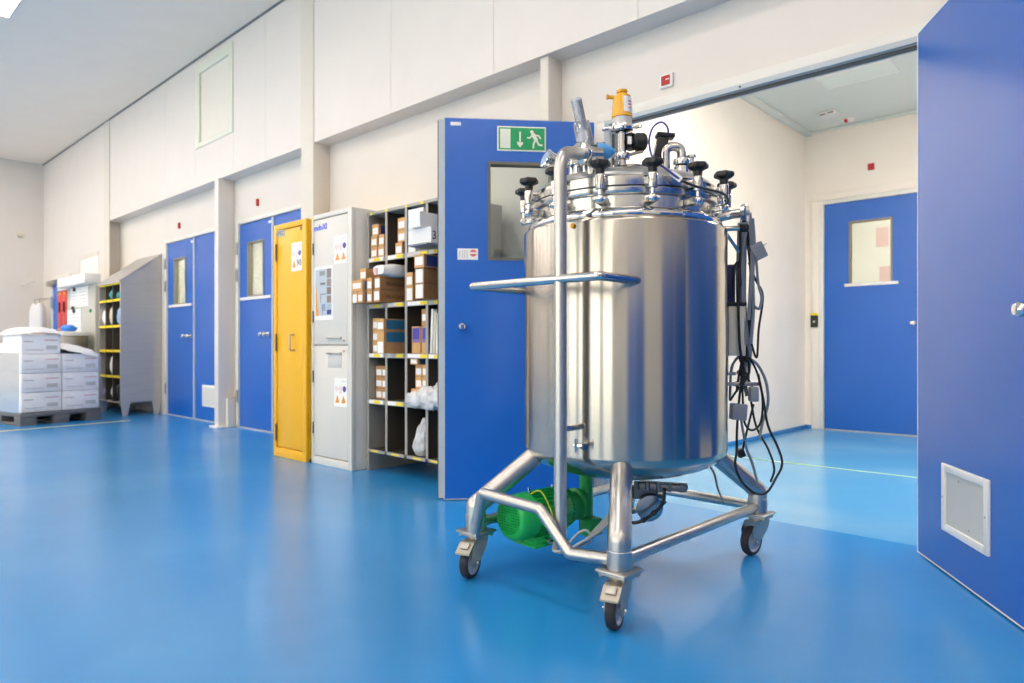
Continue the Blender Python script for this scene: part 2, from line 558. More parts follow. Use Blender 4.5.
# ------------------------------------------------------------ doors
def wall_door(name, x0, xm, x1, ztop, y, loc, window, bar, knobs, hinges):
    d = thing(name, ((x0 + x1) / 2, y, 0), kind='structure')
    f = .045
    fr = MB().box(x0 - f, x0, y - .022, y + .08, 0, ztop + f, .003).box(x1, x1 + f, y - .022, y + .08, 0, ztop + f, .003).box(x0, x1, y - .022, y + .08, ztop, ztop + f, .003)
    fr.build('door_frame', 'doorframe', d)
    MB().box(x0, x1, y - .008, y + .05, 0, .012).build('threshold', 'steelframe', d)
    wx0, wx1, wz0, wz1 = window
    lf = MB()
    xe = (xm - .012) if xm else x1 - .004
    for q in ((x0 + .004, wx0, .015, ztop - .004), (wx1, xe, .015, ztop - .004), (wx0, wx1, .015, wz0), (wx0, wx1, wz1, ztop - .004)):
        lf.box(q[0], q[1], y, y + .045, q[2], q[3])
    leaf = lf.build('leaf', 'door', d, 0)
    g = MB()
    t = .014
    for q in ((wx0 - t, wx0 + .004, wz0 - t, wz1 + t), (wx1 - .004, wx1 + t, wz0 - t, wz1 + t), (wx0, wx1, wz0 - t, wz0 + .004), (wx0, wx1, wz1 - .004, wz1 + t)):
        g.box(q[0], q[1], y - .006, y + .05, q[2], q[3])
    g.build('window_bead', mat('bronze_bead', '#8a8272', .45), leaf, 0)
    MB().box(wx0, wx1, y + .02, y + .028, wz0, wz1).build('window_pane', 'glass', leaf, 0)
    if bar:
        MB().box(bar[0], bar[1], y - .016, y, bar[2] - .016, bar[2] + .016, .003).build('glazing_sill', 'whiteplastic', leaf)
    for kx, kz in knobs:
        MB().lathe([(0, -.066), (.018, -.064), (.027, -.052), (.027, -.042), (.016, -.03), (.01, -.02), (.01, -.008), (.026, -.006), (.026, 0)], (kx, y, kz), (0, 1, 0), 20).build('knob', 'chrome', leaf)
    if xm:
        MB().box(xm - .012, xm + .022, y - .014, y + .04, 0.012, ztop - .002, .002).build('meeting_strip', 'steelframe', d)
        MB().box(xm + .022, x1 - .004, y, y + .045, .015, ztop - .004).build('leaf', 'door', d, 0)
    for hz in hinges:
        MB().box(x0 - .04, x0 + .004, y - .034, y - .022, hz - .07, hz + .07, .004).build('hinge', 'satin', d)
    MB().box(xe - .085, xe - .015, y - .004, y, ztop - .06, ztop - .035).build('name_plate', 'whiteplastic', leaf, 0)
    return d

d1 = wall_door('door_1', -9.645, -8.775, -7.90, 2.29, 3.552, None, (-9.41, -9.05, 1.475, 2.055), (-9.58, -8.85, 1.447), ((-9.02, 1.047), (-8.88, 1.047)), (2.02, 1.72, .35))
g1 = MB().box(-8.52, -8.10, 3.540, 3.552, .18, .445, .004).build('air_grille', 'whiteplastic', d1)
MB().box(-8.49, -8.13, 3.537, 3.5405, .21, .415).build('grille_mesh', 'greypanel', g1, 0)
lab(d1, 'blue double door with slim vision panel and white air grille beyond the column'); d1['category'] = 'door'
d2 = wall_door('door_2', -7.535, -6.765, -6.10, 2.29, 3.552, None, (-7.325, -6.985, 1.475, 2.06), (-7.50, -6.80, 1.447), ((-6.955, 1.047), (-6.87, 1.047)), (2.02, 1.72, .35))
lab(d2, 'blue double door partly hidden by the yellow cabinet'); d2['category'] = 'door'
d5 = wall_door('door_5', -2.62, None, -1.62, 2.475, 7.852, None, (-2.35, -1.955, 1.59, 2.245), (-2.405, -1.885, 1.575), ((-1.75, 1.154),), ())
lab(d5, 'blue single door with window at the end of the corridor'); d5['category'] = 'door'
# wider white casing left of the corridor door
struct('trim_corridor_door', MB().box(-2.75, -2.665, 7.835, 7.851, 0, 2.524, .004).box(-2.75, -1.5, 7.835, 7.851, 2.525, 2.60, .004), 'corridor')

# rooms behind the vision panels
def back_room(name, x0, x1, y0, y1, zc):
    b = MB().box(x0, x1, y1, y1 + .1, 0, zc).box(x0 - .1, x0, y0, y1, 0, zc).box(x1, x1 + .1, y0, y1, 0, zc)
    struct(name, b, 'corridor', smooth=0)
    struct(name + '_ceiling', MB().box(x0 - .1, x1 + .1, y0, y1 + .1, zc, zc + .08), 'ceil2')
back_room('wall_store', -10.2, -5.9, 3.68, 6.2, 2.8)
back_room('wall_end_room', -4.2, -.4, 7.98, 10.2, 3.0)

# the two open leaves of the doorway, each built along its own direction
def open_leaf(name, p, d, width, ztop, thick, away, grey_edge):
    """p: floor point at one end of the seen face, d: unit direction along the leaf, away: unit normal pointing behind the seen face"""
    dr = thing(name, (p[0], p[1], 0), kind='structure')
    dv, av = Vector((*d, 0)), Vector((*away, 0))
    rot = Matrix((dv, av, Vector((0, 0, 1)))).transposed()
    def at(s, z, o=0.0): return Vector((p[0], p[1], 0)) + dv * s + av * o + Vector((0, 0, z))
    def bx(mb, s0, s1, z0, z1, o0, o1, bev=0.0):
        return mb.obox(at((s0 + s1) / 2, (z0 + z1) / 2, (o0 + o1) / 2), (s1 - s0, o1 - o0, z1 - z0), rot, bev)
    return dr, at, bx, dv, av

# left leaf (exit sign, window), hinged at the jamb and swung out into the hall
n = math.hypot(.6, .68)
DL = (.6 / n, .68 / n)
d3, at, bx, dv, av = open_leaf('door_3', (-3.06, 2.69), DL, .905, 2.275, .055, (-DL[1], DL[0]), True)
lab(d3, 'open blue door leaf with green exit sign and window behind the steel tank'); d3['category'] = 'door'
b = MB()
WS0, WS1, WZ0, WZ1 = .272, .70, 1.445, 2.01
for q in ((.004, WS0, .012, 2.275), (WS1, .905, .012, 2.275), (WS0, WS1, .012, WZ0), (WS0, WS1, WZ1, 2.275)):
    bx(b, *q, 0, .055)
leaf3 = b.build('leaf', 'door', d3, 0)
b = MB()
bx(b, -.004, .004, .008, 2.279, -.002, .060, .001)
bx(b, -.034, -.003, .010, 2.277, .034, .060, .001)
bx(b, .004, .905, 2.275, 2.279, -.001, .056)
bx(b, .004, .905, .006, .012, -.001, .056)
b.build('edge_profile', 'steelframe', d3, 0)
b = MB()
bx(b, -.040, -.034, .012, 2.27, .036, .060); b.build('edge_seal', 'seal', d3, 0)
b = MB(); bx(b, -.008, -.0035, .98, 1.10, .012, .035); b.build('latch_plate', 'satin', d3, 0)
b = MB()
for q in ((WS0 - .012, WS0 + .004, WZ0 - .012, WZ1 + .012), (WS1 - .004, WS1 + .012, WZ0 - .012, WZ1 + .012), (WS0, WS1, WZ0 - .012, WZ0 + .004), (WS0, WS1, WZ1 - .004, WZ1 + .012)):
    bx(b, *q, -.006, .061)
b.build('window_bead', mat('olive_bead', '#6e6a58', .45), leaf3, 0)
b = MB(); bx(b, WS0, WS1, WZ0, WZ1, .024, .031); b.build('window_pane', 'glass', leaf3, 0)
def knob(parent, at, s, z, av, o=0.0):
    return MB().lathe([(0, -.062), (.018, -.06), (.0255, -.048), (.0255, -.04), (.015, -.028), (.01, -.018), (.01, -.006), (.02, -.005), (.02, 0)], at(s, z, o), av, 22).build('knob', 'chrome', parent)
knob(d3, at, .105, 1.034, av)
MB_h = MB()
for hz in (.3, 1.2, 2.0): MB_h.cyl(at(.91, hz - .06, .05), at(.91, hz + .06, .05), .011, seg=14)
MB_h.build('hinge', 'satin', d3)
b = MB(); bx(b, .037, .099, 2.232, 2.252, -.0025, 0); b.build('name_plate', 'whiteplastic', d3, 0)
b = MB(); bx(b, .078, .200, 1.434, 1.501, -.0012, 0); st = b.build('sticker', 'paper', d3, 0)
b = MB()
c = at(.172, 1.474, -.0016)
b.cyl(c, c + av * .0006, .021, seg=24); b.build('red_roundel', 'redink', st)
b = MB(); bx(b, .149, .195, 1.469, 1.479, -.0024, -.0017); b.build('roundel_bar', 'paper', st, 0)
b = MB()
for s0 in (.088, .105, .118, .132): bx(b, s0, s0 + .006, 1.444, 1.49, -.0018, -.0012)
b.build('print', 'greytape', st, 0)
# exit sign: door, arrow and running figure
b = MB(); bx(b, .315, .609, 2.088, 2.236, -.005, 0, .001); sign = b.build('exit_sign', 'signwhite', d3)
b = MB(); bx(b, .323, .601, 2.096, 2.228, -.0058, -.005); b.build('green_field', 'greenink', sign, 0)
b = MB(); bx(b, .332, .394, 2.104, 2.220, -.0066, -.0058); b.build('doorway_symbol', 'signwhite', sign, 0)
def flat(pts, o=-.0066):
    return [at(s, z, o) for s, z in pts]
b = MB()
b.poly(flat([(.447, 2.205), (.457, 2.205), (.457, 2.140), (.469, 2.145), (.469, 2.131), (.452, 2.110), (.435, 2.131), (.435, 2.145), (.447, 2.140)]), av * .0008)
b.build('arrow', 'signwhite', sign, 0)
b = MB()
c = at(.523, 2.205, -.0066)
b.cyl(c, c + av * .0008, .0105, seg=18)
def stroke(mb, pts, w):
    for (a, c2) in zip(pts, pts[1:]):
        A, C = Vector(a), Vector(c2)
        d = (C - A).normalized()
        nn = Vector((-d.y, d.x)) * w / 2
        A -= d * w * .3; C += d * w * .3
        mb.poly(flat([A + nn, C + nn, C - nn, A - nn]), av * .0008)
stroke(b, [(.530, 2.190), (.548, 2.160)], .022)
stroke(b, [(.528, 2.186), (.510, 2.168), (.497, 2.170)], .008)
stroke(b, [(.540, 2.188), (.566, 2.182), (.576, 2.166)], .008)
stroke(b, [(.545, 2.155), (.534, 2.135), (.532, 2.110)], .011)
stroke(b, [(.552, 2.156), (.564, 2.130), (.585, 2.126)], .011)
b.build('running_figure', 'signwhite', sign, 0)

# right leaf (air grille), hinged at the other jamb
DR = (.541, -.841)
d4, at, bx, dv, av = open_leaf('door_4', (-.748, 3.434), DR, .93, 2.30, .05, (.841, .541), False)
lab(d4, 'open blue door leaf with white air grille at the right edge'); d4['category'] = 'door'
b = MB(); bx(b, .003, .985, .014, 2.30, 0, .05); leaf4 = b.build('leaf', 'door', d4, 0)
b = MB()
bx(b, -.003, .003, .008, 2.303, -.0015, .052, .001); bx(b, .003, .985, .008, .014, -.001, .051); bx(b, .003, .985, 2.30, 2.303, -.001, .051)
b.build('edge_profile', 'whiteplastic', d4, 0)
knob(d4, at, .905, 1.035, av)
b = MB()
S0, S1, Z0, Z1 = .262, .632, .178, .448
for q in ((S0, S0 + .03, Z0, Z1), (S1 - .03, S1, Z0, Z1), (S0 + .03, S1 - .03, Z0, Z0 + .03), (S0 + .03, S1 - .03, Z1 - .03, Z1)):
    bx(b, *q, -.012, 0, .003)
gr = b.build('air_grille', 'whiteplastic', d4)
b = MB(); bx(b, S0 + .028, S1 - .028, Z0 + .028, Z1 - .028, -.004, 0); b.build('grille_mesh', 'greypanel', gr, 0)
for s, z in ((S0 + .015, .313), (S1 - .015, .313), (.40, Z1 - .05), (.48, Z0 + .05)):
    c = at(s, z, -.0125 if s < .3 or s > .6 else -.0045)
    MB().cyl(c, c - av * .0012, .0045, seg=10).build('screw', 'zinc', gr)
MB_h = MB()
for hz in (.3, 1.2, 2.0): MB_h.cyl(at(-.008, hz - .06, .04), at(-.008, hz + .06, .04), .01, seg=14)
MB_h.build('hinge', 'satin', d4)

# blue doors in the wall to the right, seen only mirrored in the tank
for nm_, y0, y1 in (('door_7', 1.25, 3.2), ('door_8', -2.6, -.3)):
    d = thing(nm_, (XR, (y0 + y1) / 2, 0), None, None, None, 'structure')
    ym = (y0 + y1) / 2
    MB().box(XR - .045, XR - .001, y0, ym - .012, .01, 2.3).build('leaf', 'door', d, 0)
    MB().box(XR - .045, XR - .001, ym + .012, y1, .01, 2.3).build('leaf', 'door', d, 0)
    MB().box(XR - .05, XR - .001, ym - .012, ym + .012, 0, 2.3).box(XR - .05, XR - .001, y0 - .06, y0, 0, 2.36).box(XR - .05, XR - .001, y1, y1 + .06, 0, 2.36).box(XR - .05, XR - .001, y0, y1, 2.3, 2.36).build('door_frame', 'doorframe', d, 0)

# ------------------------------------------------------------ lamps
def lamp_panel(x0, x1, y0, y1, z, m, label, group):
    t = thing('ceiling_light', ((x0 + x1) / 2, (y0 + y1) / 2, z), label, 'ceiling light', group)
    b = MB()
    for q in ((x0, x1, y0, y0 + .02), (x0, x1, y1 - .02, y1), (x0, x0 + .02, y0 + .02, y1 - .02), (x1 - .02, x1, y0 + .02, y1 - .02)):
        b.box(q[0], q[1], q[2], q[3], z - .008, z - .0004)
    b.build('frame', 'whiteplastic', t, 0)
    MB().box(x0 + .02, x1 - .02, y0 + .02, y1 - .02, z - .006, z - .0005).build('diffuser', m, t, 0)
    return t
ORD = ('first', 'second', 'third', 'fourth', 'fifth', 'sixth', 'seventh')
for iy, y1 in enumerate((1.63, .13, -1.37, -2.87, -4.37)):  # one panel in view; extra rows and columns added to brighten the hall
    for ix in range(7):
        x0 = (-14.5, -12.9, -10.9, -8.66, -5.71, -2.76, .19)[ix]
        lamp_panel(x0, x0 + 1.2, y1 - .6, y1, CEIL, 'hall_lamp',
                   'white ceiling light panel cut by the top left corner' if (iy == 0 and ix == 3) else f'added unseen ceiling panel, {ORD[iy]} row from the door wall, {ORD[ix]} from the far end wall',
                   'hall ceiling light panels')
lamp_panel(-2.17, -1.57, 6.27, 6.62, 3.3, mat('unlit_diffuser', '#e6ece2', .3), 'pale unlit panel in the corridor ceiling above the doorway', None)
lamp_panel(-2.2, -1.0, 3.95, 4.55, 3.3, 'corr_fill', 'unseen light panel added in the corridor ceiling just behind the door head', None)  # hidden panel added to light the corridor
lamp_panel(-.55, .05, 5.0, 6.2, 3.3, 'corr_fill', 'added light panel in the corridor ceiling hidden by the open right leaf', None)  # second hidden panel added for the corridor light
lamp_panel(-9.6, -8.4, 4.2, 4.8, 2.8, 'store_fill', 'unseen light panel added in the store room behind the far double door', None)  # unseen panels added so the door windows look bright
lamp_panel(-7.6, -6.4, 4.2, 4.8, 2.8, 'store_fill', 'unseen light panel added in the store room behind the nearer double door', None)
lamp_panel(-2.8, -1.6, 8.8, 9.4, 3.0, 'room_fill', 'unseen light panel added in the room behind the corridor end door', None)  # unseen panel added to brighten the end door's window

for z0, z1, x0, x1, lb in ((2.27, 2.53, -2.72, -2.57, 'pale red notice seen through the corridor door window, upper'), (1.72, 2.00, -2.68, -2.52, 'pale red notice seen through the corridor door window, lower')):
    tag(MB().box(x0, x1, 10.19, 10.199, z0, z1).build('notice', 'pinkink', None, 0), lb, 'notice')

# corridor fittings
t = thing('smoke_detector', (-2.385, 7.28, 3.3), 'white box detector with two dark slots on the corridor ceiling', 'detector')
MB().box(-2.47, -2.30, 7.22, 7.34, 3.255, 3.2995, .01).build('housing', 'whiteplastic', t)
MB().box(-2.45, -2.40, 7.216, 7.2205, 3.265, 3.275).box(-2.37, -2.32, 7.216, 7.2205, 3.27, 3.28).build('slot', 'darkgap', t, 0)
t = thing('ceiling_siren', (-2.315, 7.66, 3.3), 'small white round ceiling device with red dot in the corridor corner', 'alarm')
MB().lathe([(0, -.035), (.05, -.03), (.07, 0)], (-2.315, 7.66, 3.2995)).build('base', 'whiteplastic', t)
MB().cyl((-2.315, 7.60, 3.285), (-2.315, 7.595, 3.262), .018, seg=12).build('red_lens', 'red', t)
def call_plate(name, x, y, z, w, h, label, white=True, cat='alarm indicator'):
    t = thing(name, (x, y, z - h / 2), label, cat)
    if white:
        MB().box(x - w * .78, x + w * .78, y - .018, y - .0003, z - h * .72, z + h * .72, .004).build('housing', 'whiteplastic', t)
    MB().box(x - w / 2, x + w / 2, y - .026, y - (.018 if white else .0003), z - h / 2, z + h / 2, .003).build('red_lens', 'red', t)
    return t
t = call_plate('alarm_indicator', -2.066, WALLY, 2.473, .055, .055, 'white wall plate with red indicator above the open doorway')
MB().box(-2.062, -2.040, WALLY - .0275, WALLY - .0262, 2.472, 2.479).build('mark', 'paper', t, 0)
call_plate('alarm_indicator', -2.14, 7.85, 2.81, .06, .065, 'small plain red square on the wall above the corridor end door', False)
call_plate('alarm_indicator', -9.22, WALLY, 2.485, .03, .075, 'slim red indicator above the double door left of the column', False)
call_plate('alarm_indicator', -7.083, WALLY, 2.48, .03, .075, 'slim red indicator above the double door beside the yellow cabinet', False)
t = thing('card_reader', (-2.708, 7.835, 1.13), 'black card reader with yellow top on the corridor door casing', 'card reader')
MB().box(-2.752, -2.675, 7.812, 7.8348, 1.13, 1.26, .004).build('body', 'black', t)
MB().box(-2.752, -2.675, 7.812, 7.8348, 1.2605, 1.285, .003).build('yellow_cap', 'yellowtape', t)
MB().cyl((-2.713, 7.8115, 1.19), (-2.713, 7.809, 1.19), .012, seg=14).build('sensor', 'greytape', t)

# painted floor lines
b = MB().poly([(-8.72, -1.4, .0002), (-8.66, -1.4, .0002), (-9.17, 2.95, .0002), (-9.23, 2.95, .0002)], (0, 0, .001))
tag(b.build('floor_line', mat('yellow_floor_paint', '#d9c552', .45), None, 0), 'thin yellow line painted on the blue floor beside the pallet', 'floor marking')
b = MB().box(-2.8, .44, 5.40, 5.435, .0002, .001)
tag(b.build('floor_line', mat('green_floor_paint', '#9fcf9c', .45), None, 0), 'faint yellow green line across the corridor floor', 'floor marking')

# ============================================================ CABINETS
# yellow safety cabinet
yc = thing('safety_cabinet', (-5.11, 3.15, 0), 'tall yellow safety cabinet standing between blue door and grey cabinet', 'cabinet')
X0, X1, Y0, Z1 = -5.386, -4.868, 2.832, 1.93
b = MB().box(X0, X1, 2.86, 3.45, 0.02, Z1, .004)
for q in ((X0, X0 + .045, 0, Z1), (X1 - .055, X1, 0, Z1), (X0 + .045, X1 - .055, 0, .075), (X0 + .045, X1 - .055, Z1 - .045, Z1)):
    b.box(q[0], q[1], Y0, 2.862, q[2], q[3], .003)
b.build('body', 'yellow', yc)
yd = MB().box(X0 + .052, X1 - .062, Y0 + .006, 2.856, .085, Z1 - .053, .003).build('door', 'yellow', yc)
b = MB()
b.tube(fillet([(-5.056, Y0 + .008, .885), (-5.056, Y0 - .035, .885), (-5.056, Y0 - .035, 1.01), (-5.056, Y0 + .008, 1.01)], .012), .007, 10)
b.build('handle', 'satin', yd)
for hz in (.2, .95, 1.70):
    MB().cyl((X0 + .048, Y0 - .004, hz - .07), (X0 + .048, Y0 - .004, hz + .07), .007, seg=10).build('hinge', 'darkgap', yc)
lg = MB().box(-5.365, -5.21, Y0 + .0035, Y0 + .006, 1.828, 1.882).build('badge', 'greytape', yd, 0)
text('badge_text', 'BPEC', .055, 'ink', (-5.35, Y0 + .0033, 1.836), (1, 0, 0), (0, 0, 1), yd, width=.13)
MB().cyl((-4.955, Y0 + .005, 1.86), (-4.955, Y0 - .006, 1.86), .012, seg=14).build('lock', 'satin', yd)
def hazard_sheet(parent, x0, x1, z0, z1, y, ninety):
    s = MB().box(x0, x1, y - .0012, y, z0, z1).build('sticker', 'paper', parent, 0)
    w, h = x1 - x0, z1 - z0
    for i, m in enumerate(('pinkink', 'pinkink', 'indigo')):
        cx = x0 + w * (.2 + .3 * i)
        cz = z1 - h * .38
        r = w * .115
        b = MB()
        if m == 'indigo': b.cyl((cx, y - .0012, cz), (cx, y - .0018, cz), r * 1.15, seg=20)
        else:
            b.lathe([(r, 0), (r, .0006), (r * .72, .0006), (r * .72, 0)], (cx, y - .0012, cz), (0, -1, 0), 20)
            b.obox((cx, y - .0015, cz), (r * 1.6, .0006, r * .24), Matrix.Rotation(.8, 3, 'Y'))
        b.build('round_symbol', m, s)
    cols = (.26,) if ninety else (.26, .74)
    for q in cols:
        cx = x0 + w * q
        zb = z0 + h * .13
        b = MB().poly([(cx - w * .17, y - .0013, zb), (cx + w * .17, y - .0013, zb), (cx, y - .0013, zb + h * .27)], (0, -.0006, 0))
        b.build('warning_triangle', 'orange', s, 0)
    if ninety:
        text('number', '90', h * .33, mat('dark_grey_ink', '#55504a', .6), (x0 + w * .50, y - .0012, z0 + h * .17), (1, 0, 0), (0, 0, 1), s, width=w * .44)
    MB().box(x0 + w * .55, x1 - w * .08, y - .0017, y - .0012, z1 - h * .13, z1 - h * .1).build('print_line', 'greytape', s, 0)
    MB().box(x0 + w * .4, x1 - w * .4, y - .0017, y - .0012, z0 + h * .48, z0 + h * .5).build('print_line', 'redink', s, 0)
hazard_sheet(yd, -5.10, -4.94, 1.525, 1.755, Y0 + .0058, True)

# light grey two-door cabinet
gc = thing('tall_cabinet', (-4.56, 3.15, 0), 'tall light grey cabinet with upper and lower door beside the yellow cabinet', 'cabinet')
X0, X1, Y0, Z1 = -4.838, -4.281, 2.862, 1.945
b = MB().box(X0, X1, 2.90, 3.47, 0.0, Z1, .004)
for q in ((X0, X0 + .03, 0, Z1), (X1 - .05, X1, 0, Z1), (X0 + .03, X1 - .05, 0, .06), (X0 + .03, X1 - .05, Z1 - .035, Z1)):
    b.box(q[0], q[1], Y0, 2.902, q[2], q[3], .003)
b.build('body', 'cabinet', gc)
for i, (z0, z1) in enumerate(((.068, .922), (.932, Z1 - .042))):
    gd = MB().box(X0 + .035, X1 - .056, Y0 + .003, 2.896, z0, z1, .002).build('door', 'cabinet', gc)
    zh = z1 - .075 if i == 0 else z0 + .03
    MB().box(-4.60, -4.42, Y0 - .001, Y0 + .003, zh - (.09 if i == 0 else .01), zh + .03, .002).build('handle_recess', 'cabside', gd)
    MB().box(-4.605, -4.415, Y0 - .016, Y0 + .002, zh + .012, zh + .024, .003).build('handle', 'satin', gd)
    MB().cyl((-4.385, Y0 + .003, zh + .035 if i == 0 else zh - .002), (-4.385, Y0 - .004, zh + .035 if i == 0 else zh - .002), .009, seg=12).build('lock', mat('lock_red', '#c79a94', .5), gd)
    if i == 0:
        hazard_sheet(gd, -4.515, -4.345, .465, .68, Y0 + .003, False)
    else:
        hazard_sheet(gd, -4.515, -4.345, 1.54, 1.75, Y0 + .003, False)
        text('badge_text', 'mdoXI', .062, 'blueink', (-4.805, Y0 + .003, 1.822), (1, 0, 0), (0, 0, 1), gd, width=.185, bold=.002)
        ps = MB().box(-4.795, -4.535, Y0 + .0015, Y0 + .003, 1.12, 1.535).build('poster', 'paper', gd, 0)
        PX0, PX1, PZ0, PZ1, PY = -4.777, -4.553, 1.155, 1.515, Y0 + .0014
        MB().box(PX0, PX1, PY - .0004, PY, PZ0, PZ1).build('photo_print', mat('print_greyblue', '#b9c2cc', .5), ps, 0)
        MB().poly([(PX0, PY - .0005, PZ0), (PX0 + .045, PY - .0005, PZ0), (PX0, PY - .0005, PZ0 + .30)], (0, -.0003, 0)).build('photo_patch', 'orange', ps, 0)
        for (a, c2, e, g, m) in ((.72, .98, .80, .99, '#8a7c74'), (.72, .98, .62, .78, '#94867c'), (.72, .98, .45, .6, '#7d7068'), (.72, .98, .27, .42, '#8a7c74'),
                                 (.72, .99, .02, .12, '#2f3f8e'), (.72, .99, .13, .25, '#9fb6c4'), (.25, .6, .86, .96, '#8f9495'), (.3, .62, .66, .71, '#70777c'),
                                 (.3, .66, .45, .47, '#6a7076'), (.3, .34, .28, .45, '#6a7076'), (.38, .62, .1, .25, '#8896b4'), (.45, .48, 0.02, .1, '#5a6066')):
            MB().box(PX0 + (PX1 - PX0) * a, PX0 + (PX1 - PX0) * c2, PY - .0007, PY - .0004, PZ0 + (PZ1 - PZ0) * e, PZ0 + (PZ1 - PZ0) * g).build('photo_patch', mat('print_' + m[1:], m, .5), ps, 0)
for hz in (.28, .68, 1.15, 1.68):
    MB().cyl((X0 + .03, Y0 - .003, hz - .045), (X0 + .03, Y0 - .003, hz + .045), .006, seg=10).build('hinge', 'darkgap', gc)
MB().box(-4.825, -4.80, Y0 - .0006, Y0, 1.918, 1.938).build('yellow_dot', 'yellowtape', gc, 0)

# pigeonhole rack
rk = thing('pigeonhole_rack', (-3.78, 3.2, 0), 'tall grey steel pigeonhole rack full of cartons beside the grey cabinet', 'rack')
RX = [-4.236, -4.012, -3.785, -3.56, -3.335]
RY0, RY1, RZ = 2.975, 3.46, 1.905
FL = [.160, .528, .868, 1.229, 1.568]
for i, xx in enumerate(RX):
    side = i in (0, 4)
    z0 = 0 if side else FL[0]
    MB().box(xx - .011 if side else xx - .006, xx + .011 if side else xx + .006, RY0 + .002, RY1, z0, RZ - .02, .001).build('side_panel' if side else 'divider', 'rack' if side else 'rackshade', rk, 0)
    MB().box(xx - .012, xx + .012, RY0 - .002, RY0 + .004, z0, RZ - .02, .001).build('front_edge', 'rack', rk, 0)
MB().box(RX[0], RX[-1], RY1 - .004, RY1, 0.1, RZ).build('back_panel', 'rackback_shade', rk, 0)
MB().box(RX[0] - .013, RX[-1] + .013, RY0 - .006, RY1, RZ - .022, RZ, .002).build('top_panel', 'rack', rk)
for xx in (-4.20, -4.02, -3.79, -3.62, -3.4):
    MB().box(xx, xx + .03, RY0 - .0072, RY0 - .006, RZ - .02, RZ - .003).build('yellow_dot', 'yellowtape', rk, 0)
for k, z in enumerate(FL):
    sh = MB()
    sh.box(RX[0] + .011, RX[-1] - .011, RY0 + .004, RY1 - .004, z - .012, z)
    sh.build('shelf', 'rackshade', rk, 0)
    lipz0 = z - .034 if k else z - .022
    for i in range(4):
        x0, x1 = RX[i] + .0125, RX[i + 1] - .0125
        lip = MB().box(x0, x1, RY0 - .006, RY0 + .004, lipz0, z, .001).build('shelf_lip', 'rack', rk, 0)
        if k:
            MB().box(x0 + .012, x1 - .02, RY0 - .0075, RY0 - .006, lipz0 + .005, z - .004).build('label_strip', 'paper' if (i + k) % 3 else 'greytape', lip, 0)
        a = x0 + (.07 + .04 * ((i * 7 + k * 3) % 3)) * (1 if k else .5)
        MB().box(a, a + (.075 if k else .085), RY0 - .0085, RY0 - .006, lipz0 + .006, z - .006).build('yellow_label', 'yellowtape', lip, 0)

# ------------------------------------------------------------ cartons in and on the rack
def carton(x0, x1, y0, z0, h, depth, label, m='kraft', side=None, lab_h=(.15, .68), group='cartons in the pigeonhole rack', lbl=True, mark=None, name='carton', cat='box', yaw=0.0, ph=(.12, .9)):
    y1 = y0 + depth
    ctr = Vector(((x0 + x1) / 2, (y0 + y1) / 2, 0))
    t = thing(name, ((x0 + x1) / 2, (y0 + y1) / 2, z0), label, cat, group)
    def mk(bx, nm, mm, sm=0):
        if yaw: bx.rotz(yaw, ctr)
        return bx.build(nm, mm, t, sm)
    z1 = z0 + h
    w = x1 - x0
    mk(MB().box(x0, x1, y0, y1, z0 + .0005, z1 - .0005, .002), 'body', m)
    pale = m in ('kraft', 'kraft2')
    if pale:   # front flap edge and tape are a paler board
        mk(MB().box(x0 + .001, x1 - .001, y0 - .001, y0, z0 + .002, z1 - .002), 'flap', 'kraftpale' if m == 'kraft' else 'kraft')
        mk(MB().box((x0 + x1) / 2 - .012, (x0 + x1) / 2 + .012, y0, y1 - .002, z1 - .0008, z1 + .0001), 'tape', 'kraftpale')
    if lbl:
        a, c = lab_h
        mk(MB().box(x0 + w * .1, x1 - w * .12, y0 - .0017, y0 - .0009, z0 + h * a, z0 + h * c), 'label', 'paper')
    if side:
        mk(MB().box(x1, x1 + .0008, y0 + .02, min(y1, y0 + .30) - .015, z0 + h * ph[0], z0 + h * ph[1]), 'printed_panel', side)
    if mark:
        if yaw: pass
        text('lettering', mark[0], h * mark[1], mark[2], (x1 + .0006, y0 + mark[3], z0 + h * mark[4]), (0, 1, 0), (0, 0, 1), t, width=mark[5])
    return t

S = FL
C = carton
# top shelf, first bay
C(-4.205, -4.130, 2.98, S[4], .082, .30, 'small brown carton, bottom left of first bay on the top shelf')
C(-4.118, -4.045, 2.98, S[4], .082, .30, 'small brown carton, bottom right of first bay on the top shelf')
C(-4.205, -4.130, 2.98, S[4] + .082, .082, .30, 'small brown carton, middle left of first bay on the top shelf')
C(-4.110, -4.045, 2.98, S[4] + .082, .082, .30, 'small brown carton, middle right of first bay on the top shelf')
C(-4.205, -4.125, 2.99, S[4] + .164, .085, .30, 'brown carton with dark blue side lying on top in the top shelf first bay', side='printblue')
# top shelf, second bay
C(-3.925, -3.848, 2.99, S[4], .086, .30, 'brown carton at the front bottom of second bay on the top shelf', side='printblue')
C(-3.898, -3.812, 2.99, S[4] + .086, .086, .30, 'brown carton in the middle of the second bay stack on the top shelf')
C(-3.898, -3.812, 2.99, S[4] + .172, .086, .30, 'brown carton uppermost of the second bay stack on the top shelf')
C(-4.000, -3.935, 3.16, S[4], .20, .25, 'shaded upright carton deep inside the second bay of the top shelf', lbl=False, m='kraft2')
